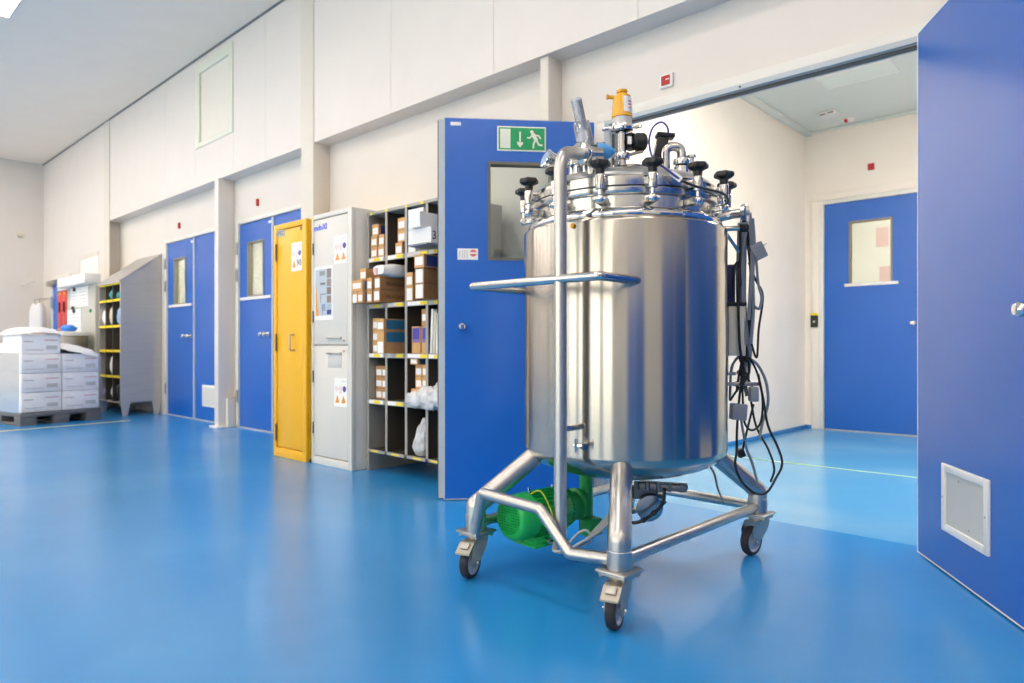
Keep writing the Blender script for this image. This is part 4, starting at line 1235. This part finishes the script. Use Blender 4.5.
# legs and casters
PLATES = [(-1.985, 1.915), (-1.285, 1.900), (-1.275, 2.970), (-1.980, 2.985)]
TRAIL = Vector((.29, -.956, 0)).normalized()
AX = Vector((.956, .29, 0)).normalized()
CROT = Matrix((TRAIL, AX, UP)).transposed()
TRAIL0, AX0 = TRAIL, AX
for i, (px, py) in enumerate(PLATES):
    _t = Matrix.Rotation(math.radians(-26 if i in (2, 3) else 0), 3, 'Z')
    TRAIL, AX = _t @ TRAIL0, _t @ AX0
    CROT = Matrix((TRAIL, AX, UP)).transposed()
    p = Vector((px, py, 0))
    out = (p - Vector((CX, CY, 0))).normalized()
    top = Vector((CX, CY, 0)) + out * .385 + UP * .475
    lg = MB().tube(fillet([p + UP * .181, p + UP * .278, top], .012, 3), .040, 28).build('leg', 'satin', tk, 50)
    MB().lathe([(.0405, .183), (.0425, .185), (.0425, .243), (.0405, .245)], p, seg=28).build('sleeve', 'satin', lg)
    MB().obox(p + UP * .1765, (.118, .118, .010), None, .004).build('foot_plate', 'satin', lg)
    # caster
    b = MB().obox(p + UP * .1655, (.104, .098, .009), None, .003)
    for sx in (-.045, .045):
        for sy in (-.042, .042):
            b.cyl(p + Vector((sx, sy, .156)), p + Vector((sx, sy, .172)), .0065, seg=8)
    b.cyl(p + UP * .148, p + UP * .161, .036, seg=24)
    cs = b.build('caster', 'zinc', tk)
    w = p + TRAIL * .048 + UP * .0625
    def Q(t, a, z): return p + TRAIL * t + AX * a + UP * z
    MB().lathe([(.047, -.017), (.058, -.017), (.0615, -.013), (.0625, -.006), (.0625, .006), (.0615, .013), (.058, .017), (.047, .017)], w, AX, 40, closed=True).build('tyre', 'rubber', cs, 40)
    MB().lathe([(0, -.020), (.014, -.020), (.016, -.011), (.036, -.010), (.041, -.016), (.0475, -.0165), (.0475, .0165), (.041, .016), (.036, .010), (.016, .011), (.014, .020), (0, .020)], w, AX, 32).build('wheel_hub', 'wheelhub', cs, 40)
    b = MB()
    pr = [(-.050, .149), (.056, .149), (.082, .115), (.074, .062), (.060, .044), (.038, .044), (.024, .060), (-.038, .110)]
    for a0 in (-.029, .026):
        b.poly([Q(t, a0, z) for t, z in pr], AX * .003)
    b.obox(Q(.003, 0, .147), (.086, .058, .004), CROT)
    b.build('fork', 'zinc', cs, 0)
    MB().cyl(Q(.048, -.040, .0625), Q(.048, .040, .0625), .007, seg=12).cyl(Q(.048, .029, .0625), Q(.048, .036, .0625), .0115, seg=6).cyl(Q(.048, -.036, .0625), Q(.048, -.029, .0625), .0115, seg=6).build('axle', 'steel', cs)
    if i in (0, 1):
        b = MB()
        b.poly([Q(.035, -.031, .150), Q(.072, -.031, .146), Q(.112, -.031, .112), Q(.112, -.031, .106), Q(.068, -.031, .138), Q(.035, -.031, .142)], AX * .062)
        b.build('brake_pedal', mat('brake_zinc', '#a8a294', .45, metal=.7), cs, 0)
        MB().obox(Q(.088, 0, .1375), (.03, .036, .008), CROT @ Matrix.Rotation(math.radians(38), 3, 'Y'), .003).build('pedal_pad', 'zinc', cs)

# lower frame tubes
ZF, RF = .207, .0215
pf = [Vector((x, y, 0)) for x, y in PLATES]
def bar(a, b_, z=ZF):
    d = (b_ - a).normalized()
    return MB().tube([a + d * .03 + UP * z, b_ - d * .03 + UP * z], RF, 18).build('frame_tube', 'satin', tk)
bar(pf[1], pf[2]); bar(pf[2], pf[3]); bar(pf[3], pf[0])
MB().tube(fillet([(-1.948, 1.873, .181), (-1.902, 1.868, .346), (-1.604, 1.868, .332), (-1.473, 1.872, .199), (-1.31, 1.895, .207)], .016, 4), RF, 18).build('guard_tube', 'satin', tk)
# push handle
MB().tube(fillet([(-2.0, 2.26, 1.16), (-2.0, 1.905, 1.16), (-1.37, 1.905, 1.16), (-1.37, 2.16, 1.16)], .018, 5), .0165, 18).build('push_handle', 'steel', tk)
# riser pipe with clamp ferrules and light blue cap
rp = MB().tube(fillet([(-1.548, 1.914, .222), (-1.548, 1.914, 1.618), (-1.575, 2.085, 1.652)], .085, 10), .0235, 24).build('riser_pipe', 'satin', tk)
def ferrule(p, axis, r, name='clamp_ferrule', parent=tk, m='chrome', wing=None):
    b = MB().lathe([(r * .6, -.014), (r, -.012), (r * 1.06, -.004), (r * 1.06, .004), (r, .012), (r * .6, .014)], p, axis, 24, closed=True)
    if wing:
        w = Vector(wing).normalized()
        b.cyl(Vector(p) + w * r * .95, Vector(p) + w * (r * 1.45), .006, seg=10)
        b.obox(Vector(p) + w * r * 1.5, (.03, .012, .016), None, .004)
    return b.build(name, m, parent)
ferrule((-1.575, 2.075, 1.650), (.05, 1, .15), .042, parent=rp, wing=(-1, .2, .4))
b = MB().lathe([(0, 0), (.026, 0), (.03, .02), (.026, .05), (.026, .075), (0, .075)], (-1.575, 2.085, 1.652), (.5, .8, .05), 20)
b.cyl((-1.555, 2.12, dome_z(-1.555, 2.12) - .02), (-1.555, 2.12, 1.66), .022, seg=18)
b.build('inlet_tee', 'steel', tk)
MB().lathe([(0, -.006), (.030, -.006), (.034, 0), (.034, .018), (.026, .040), (.014, .056), (.010, .062), (0, .062)], (-1.553, 2.155, 1.668), (.70, .70, .05), 24).build('blue_cap', 'lightblue', tk)
MB().lathe([(0, -.03), (.024, -.03), (.03, -.02), (.03, 0), (.024, .006), (0, .006)], (-1.559, 2.149, 1.667), (.70, .70, .05), 20).build('black_collar', 'black', tk)

# sight tube in clear plastic with rods
st0, st1 = Vector((-1.652, 2.218, 1.69)), Vector((-1.690, 2.183, 1.934))
d = (st1 - st0).normalized()
s_ = MB().lathe([(.034, 0), (.034, .13), (.028, .135)], st0, d, 24).build('sight_tube', 'tubefilm', tk, 50)
b = MB()
for ox, oy, l0, l1 in ((.012, .0, .0, .225), (-.010, .008, .0, .222), (0, -.013, .0, .218)):
    q = RT * ox + FW * oy
    b.cyl(st0 + q + d * l0, st0 + q + d * l1, .0095, seg=14)
b.build('tube_rod', mat('bluish_acrylic', '#8fa0bb', .15, coat=.5), s_)
MB().lathe([(.022, .13), (.0225, .228), (.021, .228)], st0, d, 20).build('inner_sleeve', 'tubefilm', s_, 50)
ferrule(st0 - d * .002, d, .044, parent=s_, wing=(-.7, -.5, .2))
MB().cyl((-1.650, 2.22, dome_z(-1.650, 2.22) - .015), st0, .025, seg=18).build('tube_stub', 'steel', s_)
# fittings clustered at the front of the lid
for (fx, fy, fr, fh) in ((-1.60, 2.14, .016, .075), (-1.66, 2.16, .02, .06), (-1.575, 2.20, .014, .09), (-1.70, 2.18, .017, .07)):
    z = dome_z(fx, fy)
    b = MB().cyl((fx, fy, z - .02), (fx, fy, z + fh), fr, seg=16).cyl((fx, fy, z + fh * .45), (fx, fy, z + fh * .45 + .014), fr * 1.7, seg=20).cyl((fx, fy, z + fh), (fx, fy, z + fh + .01), fr * 1.3, seg=6)
    b.build('lid_nozzle', 'chrome', tk)

# sight lamp: bright can leaning out over the rim
ld = (-RT * .8 - FW * .35 + UP * .35).normalized()
lc = Vector((-1.762, 2.133, 1.662))
lm = MB().lathe([(0, -.028), (.032, -.028), (.036, -.018), (.036, .030), (.039, .032), (.039, .040), (.033, .042)], lc, ld, 28).build('sight_lamp', 'chrome', tk, 40)
MB().lathe([(0, .0405), (.033, .0405)], lc, ld, 24).build('lamp_glass', mat('lens_blue', '#9db7d8', .08, coat=.5), lm, 0)
MB().cyl((-1.74, 2.155, dome_z(-1.74, 2.155) - .02), (-1.742, 2.152, 1.655), .016, seg=14).build('lamp_stub', 'chrome', lm)

# relief valve: column, butterfly handle, black actuator, amber cap
vx, vy = -1.552, 2.313
vz = dome_z(vx, vy)
rv = MB().cyl((vx, vy, vz - .02), (vx, vy, 1.798), .017, seg=20).cyl((vx, vy, vz), (vx, vy, vz + .012), .04, seg=24).build('relief_valve', 'steel', tk)
ferrule((vx, vy, 1.683), (0, 0, 1), .03, parent=rv, wing=(-.6, -.5, .1))
MB().tube([(vx, vy, 1.69), Vector((vx, vy, 1.692)) + RT * .035 + UP * .0, Vector((vx, vy, 1.705)) + RT * .085], .0065, 10).build('valve_handle', 'zinc', rv)
pa = Vector((vx, vy, 1.742))
b = MB().lathe([(0, .016), (.026, .018), (.026, .03), (.02, .034), (.02, .044), (.032, .046), (.032, .052), (.036, .056), (.036, .088), (.030, .096), (.022, .1), (0, .1)], pa, RT, 14)
b.obox(pa + RT * .036 - UP * .028, (.03, .03, .012), None, .003).obox(pa + RT * .036 + UP * .028, (.03, .03, .012), None, .003)
b.build('actuator', 'black', rv, 30)
MB().lathe([(0, .1), (.009, .1), (.009, .108), (0, .11)], pa, RT, 14).build('yellow_button', 'yellowtape', rv)
MB().obox(pa + RT * .026 - FW * .022, (.016, .008, .03), Matrix((RT, FW, UP)).transposed()).build('actuator_label', 'paper', rv, 0)
ferrule((vx, vy, 1.796), (0, 0, 1), .044, parent=rv, wing=(.7, .6, .1))
MB().obox(Vector((vx, vy, 1.794)) - RT * .06, (.04, .02, .014), Matrix((RT, FW, UP)).transposed(), .004).build('wing_nut', 'chrome', rv)
MB().lathe([(0, 1.806), (.036, 1.806), (.040, 1.81), (.040, 1.834), (.036, 1.838), (0, 1.838)], (vx, vy, 0), seg=28).build('valve_base', mat('grey_white_base', '#cfcdc8', .4), rv)
cp = MB().lathe([(0, 1.838), (.042, 1.838), (.040, 1.863), (.036, 1.913), (.0330, 1.926), (.019, 1.931), (.017, 1.937), (.022, 1.94), (.022, 1.949), (.014, 1.952), (0, 1.952)], (vx, vy, 0), seg=28).build('amber_cap', 'gold', rv)
MB().cyl(Vector((vx, vy, 1.92)) - RT * .02, Vector((vx, vy, 1.923)) - RT * .058, .0075, seg=12).cyl(Vector((vx, vy, 1.923)) - RT * .056, Vector((vx, vy, 1.923)) - RT * .062, .011, seg=12).build('spigot', 'gold', cp)
b = MB()
seg_ = 8
vs = []
for k in range(seg_ + 1):
    a = math.atan2(-FW.y, -FW.x) + math.radians(0 + 80 * k / seg_)
    for z, r in ((1.852, .0415), (1.916, .0364)):
        vs.append(b.bm.verts.new((vx + (r + .0006) * math.cos(a), vy + (r + .0006) * math.sin(a), z)))
for k in range(seg_): b.bm.faces.new((vs[2 * k], vs[2 * k + 2], vs[2 * k + 3], vs[2 * k + 1]))
b.build('cap_label', 'paper', cp, 60)
for z in (1.87, 1.883, 1.896):
    a = math.atan2(-FW.y, -FW.x) + math.radians(38)
    q = Vector((vx + .0405 * math.cos(a), vy + .0405 * math.sin(a), z))
    MB().obox(q, (.003, .016, .003), Matrix.Rotation(a, 3, 'Z')).build('label_line', 'redink', cp, 0)
# dark flange beside it
z = dome_z(-1.50, 2.30)
MB().lathe([(0, 0), (.045, 0), (.048, .004), (.048, .012), (.03, .016), (0, .016)], (-1.495, 2.30, z - .004), (.12, -.12, 1), 28).build('blind_flange', 'zinc', tk)

# black junction box with blue cable looping over the lid
bd = (RT * .2 + UP).normalized()
jb = MB().obox((-1.506, 2.533, 1.75), (.045, .045, .105), Matrix((RT, FW, UP)).transposed() @ Matrix.Rotation(.22, 3, 'Y'), .004).build('sensor_box', 'black', tk)
MB().obox((-1.492, 2.545, 1.805), (.075, .055, .018), Matrix((RT, FW, UP)).transposed() @ Matrix.Rotation(.1, 3, 'Y'), .004).build('box_cover', 'black', jb)
MB().cyl((-1.51, 2.53, dome_z(-1.51, 2.53) - .02), (-1.51, 2.53, 1.71), .016, seg=16).build('sensor_stub', 'steel', jb)
MB().obox((-1.515, 2.508, 1.745), (.014, .003, .045), Matrix((RT, FW, UP)).transposed() @ Matrix.Rotation(.22, 3, 'Y')).build('box_label', 'paper', jb, 0)
bl = [(-1.485, 2.54, 1.79), (-1.463, 2.522, 1.815), (-1.46, 2.495, 1.835), (-1.465, 2.463, 1.838), (-1.474, 2.427, 1.815), (-1.468, 2.391, 1.776), (-1.445, 2.344, 1.728), (-1.398, 2.279, 1.664), (-1.345, 2.22, 1.613), (-1.285, 2.230, 1.558), (-1.255, 2.262, 1.527)]
MB().tube(spline(bl, 5), .0042, 8).build('blue_cable', 'wire_blue', tk)
MB().tube(spline([(-1.255, 2.262, 1.527), (-1.225, 2.31, 1.510), (-1.200, 2.368, 1.503), (-1.185, 2.439, 1.501), (-1.20, 2.52, 1.492), (-1.25, 2.60, 1.47)], 5), .005, 8).build('sensor_cable', 'wire_black', tk)
MB().obox((-1.272, 2.246, 1.545), (.05, .004, .022), Matrix.Rotation(.5, 3, 'Z') @ Matrix.Rotation(.7, 3, 'Y')).build('cable_tag', 'paper', tk, 0)

# gooseneck vent
z = dome_z(-1.476, 2.521)
gn = MB().tube(fillet([(-1.476, 2.521, z - .01), (-1.476, 2.521, 1.752), (-1.426, 2.567, 1.752), (-1.426, 2.567, z + .05)], .033, 10), .0195, 20).build('gooseneck_vent', 'steel', tk)
ferrule((-1.426, 2.567, z + .055), (0, 0, 1), .034, parent=gn)
b = MB().lathe([(.025, 0), (.032, .004), (.032, .045), (.025, .05), (0, .05)], (-1.426, 2.567, z - .01), seg=22)
b.cyl((-1.476, 2.521, z - .005), (-1.476, 2.521, z + .02), .031, seg=22)
b.cyl((-1.40, 2.60, z - .02), (-1.40, 2.60, z + .075), .011, seg=14).cyl((-1.40, 2.60, z + .075), (-1.40, 2.60, z + .085), .02, seg=18)
b.build('vent_base', 'chrome', gn)

# brackets and sight port at the far right of the rim
b = MB().lathe([(0, .0), (.019, 0), (.019, .045), (.034, .047), (.037, .05), (.037, .066), (.033, .069), (0, .069)], (-1.275, 2.705, 1.468), (RT * .80 - FW * .60), 28)
b.tube([(-1.34, 2.66, 1.45), (-1.275, 2.705, 1.468)], .02, 14)
sp = b.build('sight_port', 'steel', tk, 40)
pn = (RT * .80 - FW * .60).normalized()
MB().lathe([(0, .068), (.012, .069), (.012, .075), (.006, .079), (0, .079)], (-1.275, 2.705, 1.468), pn, 16).build('port_knob', 'zinc', sp)
MB().tube([(-1.335, 2.66, 1.41), (-1.235, 2.745, 1.412)], .011, 12).build('bracket_bar', 'steel', tk)
MB().cyl((-1.252, 2.732, 1.412), (-1.225, 2.756, 1.412), .017, seg=16).build('bracket_cap', 'black', tk)
MB().tube([(-1.30, 2.71, 1.395), (-1.275, 2.78, 1.32)], .007, 10).build('bracket_strut', 'steel', tk)

# cable bundle, boxes and plugs hung on the tank's far side
HO = Vector((-1.301, 2.847, 0))
def H(a, z, o=0.0): return HO + RT * a + FW * o + UP * z
HROT = Matrix((RT, FW, UP)).transposed()
tb = MB().obox(H(-.016, .985, .03), (.075, .09, .215), HROT, .004).build('terminal_box', 'beige', tk)
MB().obox(H(-.016, 1.102, .03), (.082, .096, .016), HROT, .003).build('box_lid', 'black', tb)
MB().obox(H(-.062, 1.03, .02), (.02, .06, .46), HROT, .004).build('mounting_rail', 'black', tk)
MB().obox(H(-.034, 1.19, .025), (.03, .05, .17), HROT, .003).build('connector_block', mat('dark_blue_block', '#23285f', .5), tk)
MB().obox(H(.014, .755, .0), (.15, .03, .016), HROT, .003).obox(H(-.075, .755, -.01), (.05, .03, .016), HROT, .002).build('cable_bracket', 'zinc', tk)
MB().tube([H(-.07, .80, -.01), H(-.02, .80, 0)], .008, 8).build('bracket_bar', 'zinc', tk)
CAB = dict(
 grey_hose=[([(.035, 1.494), (.043, 1.381), (.043, 1.285), (.039, 1.164), (.03, 1.033)], .0085), ([(.017, 1.494), (.022, 1.381), (.017, 1.207), (.022, 1.077), (.035, .946), (.043, .881)], .0085),
            ([(.004, 1.459), (0, 1.337), (-.004, 1.164), (.004, .99)], .0085), ([(.026, 1.459), (.013, 1.337), (.004, 1.229), (.013, 1.077), (.022, .924)], .0085), ([(.035, 1.485), (.03, 1.337), (.026, 1.164), (.035, .99), (.03, .837), (.032, .755), (.04, .70)], .0095),
            ([(.061, 1.285), (.07, 1.185), (.083, 1.129), (.074, 1.081), (.052, 1.09)], .006), ([(.022, .872), (.07, .85), (.1, .807), (.122, .75), (.126, .668), (.104, .585), (.087, .511)], .0065),
            ([(.048, 1.47), (.055, 1.36), (.048, 1.22), (.052, 1.08), (.04, .93)], .0075), ([(.01, 1.48), (.008, 1.36), (.010, 1.18), (.0, 1.05), (.012, .95)], .0075), ([(.03, 1.48), (.05, 1.30), (.056, 1.18), (.06, 1.0), (.045, .80)], .007),
            ([(-.004, .64), (.024, .485), (.048, .42), (.07, .342), (.074, .303)], .006), ([(-.035, .68), (-.03, .807), (-.013, .855), (.013, .872), (.043, .85), (.048, .755)], .006)],
 black_cable=[([(-.009, 1.446), (-.009, 1.294), (-.017, 1.12), (-.013, .99), (-.009, .903), (.009, .816), (.004, .75)], .006), ([(.043, 1.285), (.074, 1.207), (.104, 1.137), (.087, .994), (.078, .872), (.061, .911), (.048, .968)], .005),
              ([(.004, .83), (-.017, .607), (-.022, .468), (-.026, .403), (0, .337), (.057, .285), (.107, .289), (.148, .346), (.174, .411), (.157, .485), (.113, .576), (.096, .685), (.07, .80)], .0055),
              ([(.009, .82), (.017, .633), (.026, .576), (.057, .553), (.09, .585), (.102, .668), (.09, .75), (.07, .824), (.035, .872), (.009, .85)], .005),
              ([(.052, .694), (.078, .568), (.13, .468), (.157, .385), (.140, .325)], .005), ([(.057, .668), (.026, .542), (.009, .468)], .005), ([(-.013, .99), (-.004, .903), (.03, .807), (.074, .72)], .005),
              ([(-.052, .685), (-.022, .729), (.004, .759), (.03, .807), (.026, .859)], .005), ([(.026, 1.446), (.026, 1.12), (.035, .99), (.017, .872), (0, .794), (-.009, .72)], .006), ([(-.004, 1.181), (-.009, 1.259), (-.017, 1.281), (-.03, 1.25), (-.035, 1.12)], .006),
              ([(.035, 1.42), (.05, 1.25), (.045, 1.10), (.04, .96), (.03, .85)], .007)])
n_ = 0
for nm_, lst in CAB.items():
    for pts, r in lst:
        o = (-.022, .004, .018, -.008, .026, -.03, .012)[n_ % 7]
        n_ += 1
        MB().tube(spline([H(a, z, o + .004 * math.sin(3 * q)) for q, (a, z) in enumerate(pts)], 6), r, 8).build(nm_, 'wire_grey' if nm_ == 'grey_hose' else 'wire_black', tk, 60)
def plug(c, size, ang, m='plug_grey', label=None):
    o = MB().obox(c, size, HROT @ Matrix.Rotation(ang, 3, 'Y'), .006).build('plug', m, tk)
    return o
p0 = plug(H(.072, 1.329, -.01), (.058, .05, .072), -.45)
b = MB()
for q in (-.02, .0, .02): b.obox(H(.072 + q * .4, 1.329 + q, -.037), (.05, .004, .003), HROT @ Matrix.Rotation(-.45, 3, 'Y'))
b.build('plug_rib', 'wire_grey', p0, 0)
plug(H(-.014, .636, -.02), (.066, .05, .07), .08)
plug(H(.052, .712, -.02), (.036, .04, .064), 0)
plug(H(.004, .455, 0), (.032, .03, .038), -.4, 'black')
for a, z in ((.0, .75), (.012, .80)):
    MB().tube([H(a + .02 * math.cos(t), z + .012 * math.sin(t), .035 * math.sin(t)) for t in [2 * PI * k / 14 for k in range(14)]], .004, 6, closed=True).build('cable_tie', 'black', tk)
MB().tube(spline([(-1.50, 2.85, .42), (-1.44, 2.87, .36), (-1.42, 2.88, .28), (-1.38, 2.86, .22)], 6), .005, 8).build('grey_hose', 'wire_grey', tk)

# agitator drive: green motor, terminal box, gearbox column
m0, m1 = Vector((-1.880, 1.995, .226)), Vector((-1.838, 2.450, .226))
md = (m1 - m0).normalized()
ms = Vector((md.y, -md.x, 0))
MROT = Matrix((ms, md, UP)).transposed()
mo = MB().lathe([(0, .085), (.080, .085), (.082, .09), (.082, .29), (.076, .30), (0, .30)], m0, md, 40).build('motor', 'green', tk)
b = MB()
for k in range(28):
    a = 2 * PI * k / 28
    rot = Matrix.Rotation(a, 3, md) @ MROT
    c = m0 + md * .195 + (Matrix.Rotation(a, 3, md) @ UP) * .086
    b.obox(c, (.004, .19, .016), rot)
b.build('cooling_fins', 'green', mo, 0)
fc = MB().lathe([(.068, 0), (.078, .003), (.088, .012), (.093, .028), (.094, .095), (.090, .098), (.084, .098)], m0, md, 48).build('fan_cover', 'green', mo, 40)
MB().lathe([(0, .012), (.076, .012)], m0, md, 40).build('fan_shadow', mat('fan_shade_green', '#0a2412', .6), fc, 0)  # dark disc standing in for the shade inside the cover
b = MB()
rr = .070
for k in range(-6, 7):
    o = k * .0108
    hl = math.sqrt(max(0, rr * rr - o * o))
    b.obox(m0 + md * .003 + UP * o, (2 * hl, .005, .0040), MROT)
    b.obox(m0 + md * .003 + ms * o, (.0040, .005, 2 * hl), MROT)
b.lathe([(rr - .006, 0), (rr + .001, 0), (rr + .001, .006), (rr - .006, .006)], m0, md, 40, closed=True)
b.obox(m0 + md * .0025, (.034, .006, .034), MROT, .002)
b.build('fan_grille', 'green', fc, 0)
MB().cyl(m0 - md * .002, m0 + md * .002, .004, seg=10).build('screw', 'darkgreen', fc)
tbx = MB().obox(m0 + md * .17 - UP * .100, (.11, .15, .034), MROT, .004).obox(m0 + md * .17 - UP * .082, (.075, .115, .03), MROT, .004).obox(m0 + md * .17 - UP * .120, (.135, .170, .012), MROT, .004).build('motor_box', 'green', mo)
gl = m0 + md * .15 - UP * .1 + ms * .055
MB().cyl(gl, gl + ms * .03, .013, seg=6).cyl(gl + ms * .03, gl + ms * .055, .0085, seg=12).build('cable_gland', 'chrome', mo)
MB().tube([m0 + md * .1 + UP * .09 + ms * .01, m0 + md * .1 + UP * .115 + ms * .01], .007, 10).tube([m0 + md * .25 + UP * .08, m0 + md * .25 + UP * .105], .009, 10).build('lifting_eye', 'chrome', mo)
b = MB().lathe([(0, .30), (.080, .302), (.080, .325), (.060, .335), (.056, .38), (.070, .385), (.070, .40), (0, .40)], m0, md, 36)
b.build('motor_flange', 'darkgreen', tk)
g = Vector((-1.838, 2.455, 0))
b = MB().cyl(g + UP * .10, g + UP * .40, .031, seg=28).obox(g + UP * .125 + ms * .035 - md * .01, (.07, .08, .075), MROT, .006).obox(g + UP * .226 - md * .03, (.05, .04, .09), MROT, .006)
b.cyl(g + UP * .36, g + UP * .375, .05, seg=24)
b.build('gearbox', 'darkgreen', tk)
MB().tube(spline([m0 + md * .09 + UP * .085 + ms * .02, m0 + md * .13 + UP * .1 + ms * .05, m0 + md * .14 + UP * .03 + ms * .1, m0 + md * .15 - UP * .02 + ms * .103], 6), .0035, 8).build('earth_wire', mat('earth_wire_yellow', '#c9d13a', .5), mo)
# pale cables from the motor up to the tank bottom
for k, dx in enumerate((0, .012, .024)):
    MB().tube(spline([gl + ms * .055, (-1.66 + dx, 2.02, .135), (-1.58 + dx, 2.05, .16 + dx), (-1.56 + dx, 2.15, .215), (-1.53 + dx, 2.24, .30), (-1.535 + dx, 2.30, .40)], 6), .0055, 8).build('pale_cable', 'wire_pale', tk, 60)
b = MB()
MB().tube(spline([(-1.62, 2.03, .15), (-1.60, 2.08, .20), (-1.57, 2.10, .215), (-1.55, 2.10, .18), (-1.60, 2.04, .145)], 6), .0045, 8).build('pale_cable', 'wire_pale', tk, 60)

# outlet valve under the middle of the bottom
b = MB().lathe([(.03, .39), (.03, .33), (.05, .325), (.05, .30), (.034, .29), (.036, .24), (.05, .235), (.05, .22), (.028, .215), (.028, .19), (0, .19)], (-1.62, 2.44, 0), seg=28)
b.cyl((-1.62, 2.44, .30), (-1.47, 2.50, .31), .026, seg=18)
ov = b.build('outlet_valve', 'zinc', tk)
MB().lathe([(0, 0), (.05, 0), (.055, .006), (.055, .018), (.04, .024), (0, .024)], (-1.50, 2.43, .26), (.6, -.5, -.1), 28).build('valve_disc', 'satin', ov)
b = MB().obox((-1.46, 2.47, .345), (.20, .06, .028), Matrix.Rotation(.4, 3, 'Z'), .006).obox((-1.53, 2.45, .315), (.10, .05, .05), Matrix.Rotation(.7, 3, 'Z'), .006)
for k in range(5): b.cyl((-1.54 + .04 * k, 2.40 + .02 * k, .33), (-1.54 + .04 * k, 2.40 + .02 * k, .365), .010, seg=6)
b.build('valve_bracket', mat('dark_steel', '#77777a', .4, metal=.8), ov)
bc = spline([(-1.43, 2.436, .345), (-1.43, 2.42, .285), (-1.465, 2.384, .238), (-1.50, 2.35, .212), (-1.56, 2.36, .20)], 7)
hc = MB().tube(bc, .007, 8).build('drain_hose', 'wire_black', tk)
b = MB()
for q in (6, 12, 18): b.obox(bc[q], (.02, .018, .014), Matrix.Rotation(.6, 3, 'Y'), .003)
b.build('hose_clip', 'black', hc)
# small drain cock low on the jacket
b = MB().cyl((-1.545, 2.05, .552), (-1.535, 2.00, .552), .010, seg=12).cyl((-1.548, 2.0, .552), (-1.505, 2.0, .552), .009, seg=10).cyl((-1.540, 1.995, .53), (-1.540, 1.995, .58), .007, seg=10).cyl((-1.509, 2.0, .552), (-1.500, 2.0, .552), .014, seg=6)
b.build('drain_cock', 'chrome', tk)
MB().cyl((-1.583, 2.031, 1.372), (-1.584, 2.027, 1.372), .010, seg=14).build('amber_dot', 'orange', tk)
# support clips of the riser pipe
b = MB().obox((-1.55, 1.98, .62), (.02, .10, .02), None, .003)
b.build('pipe_clip', 'steel', rp)
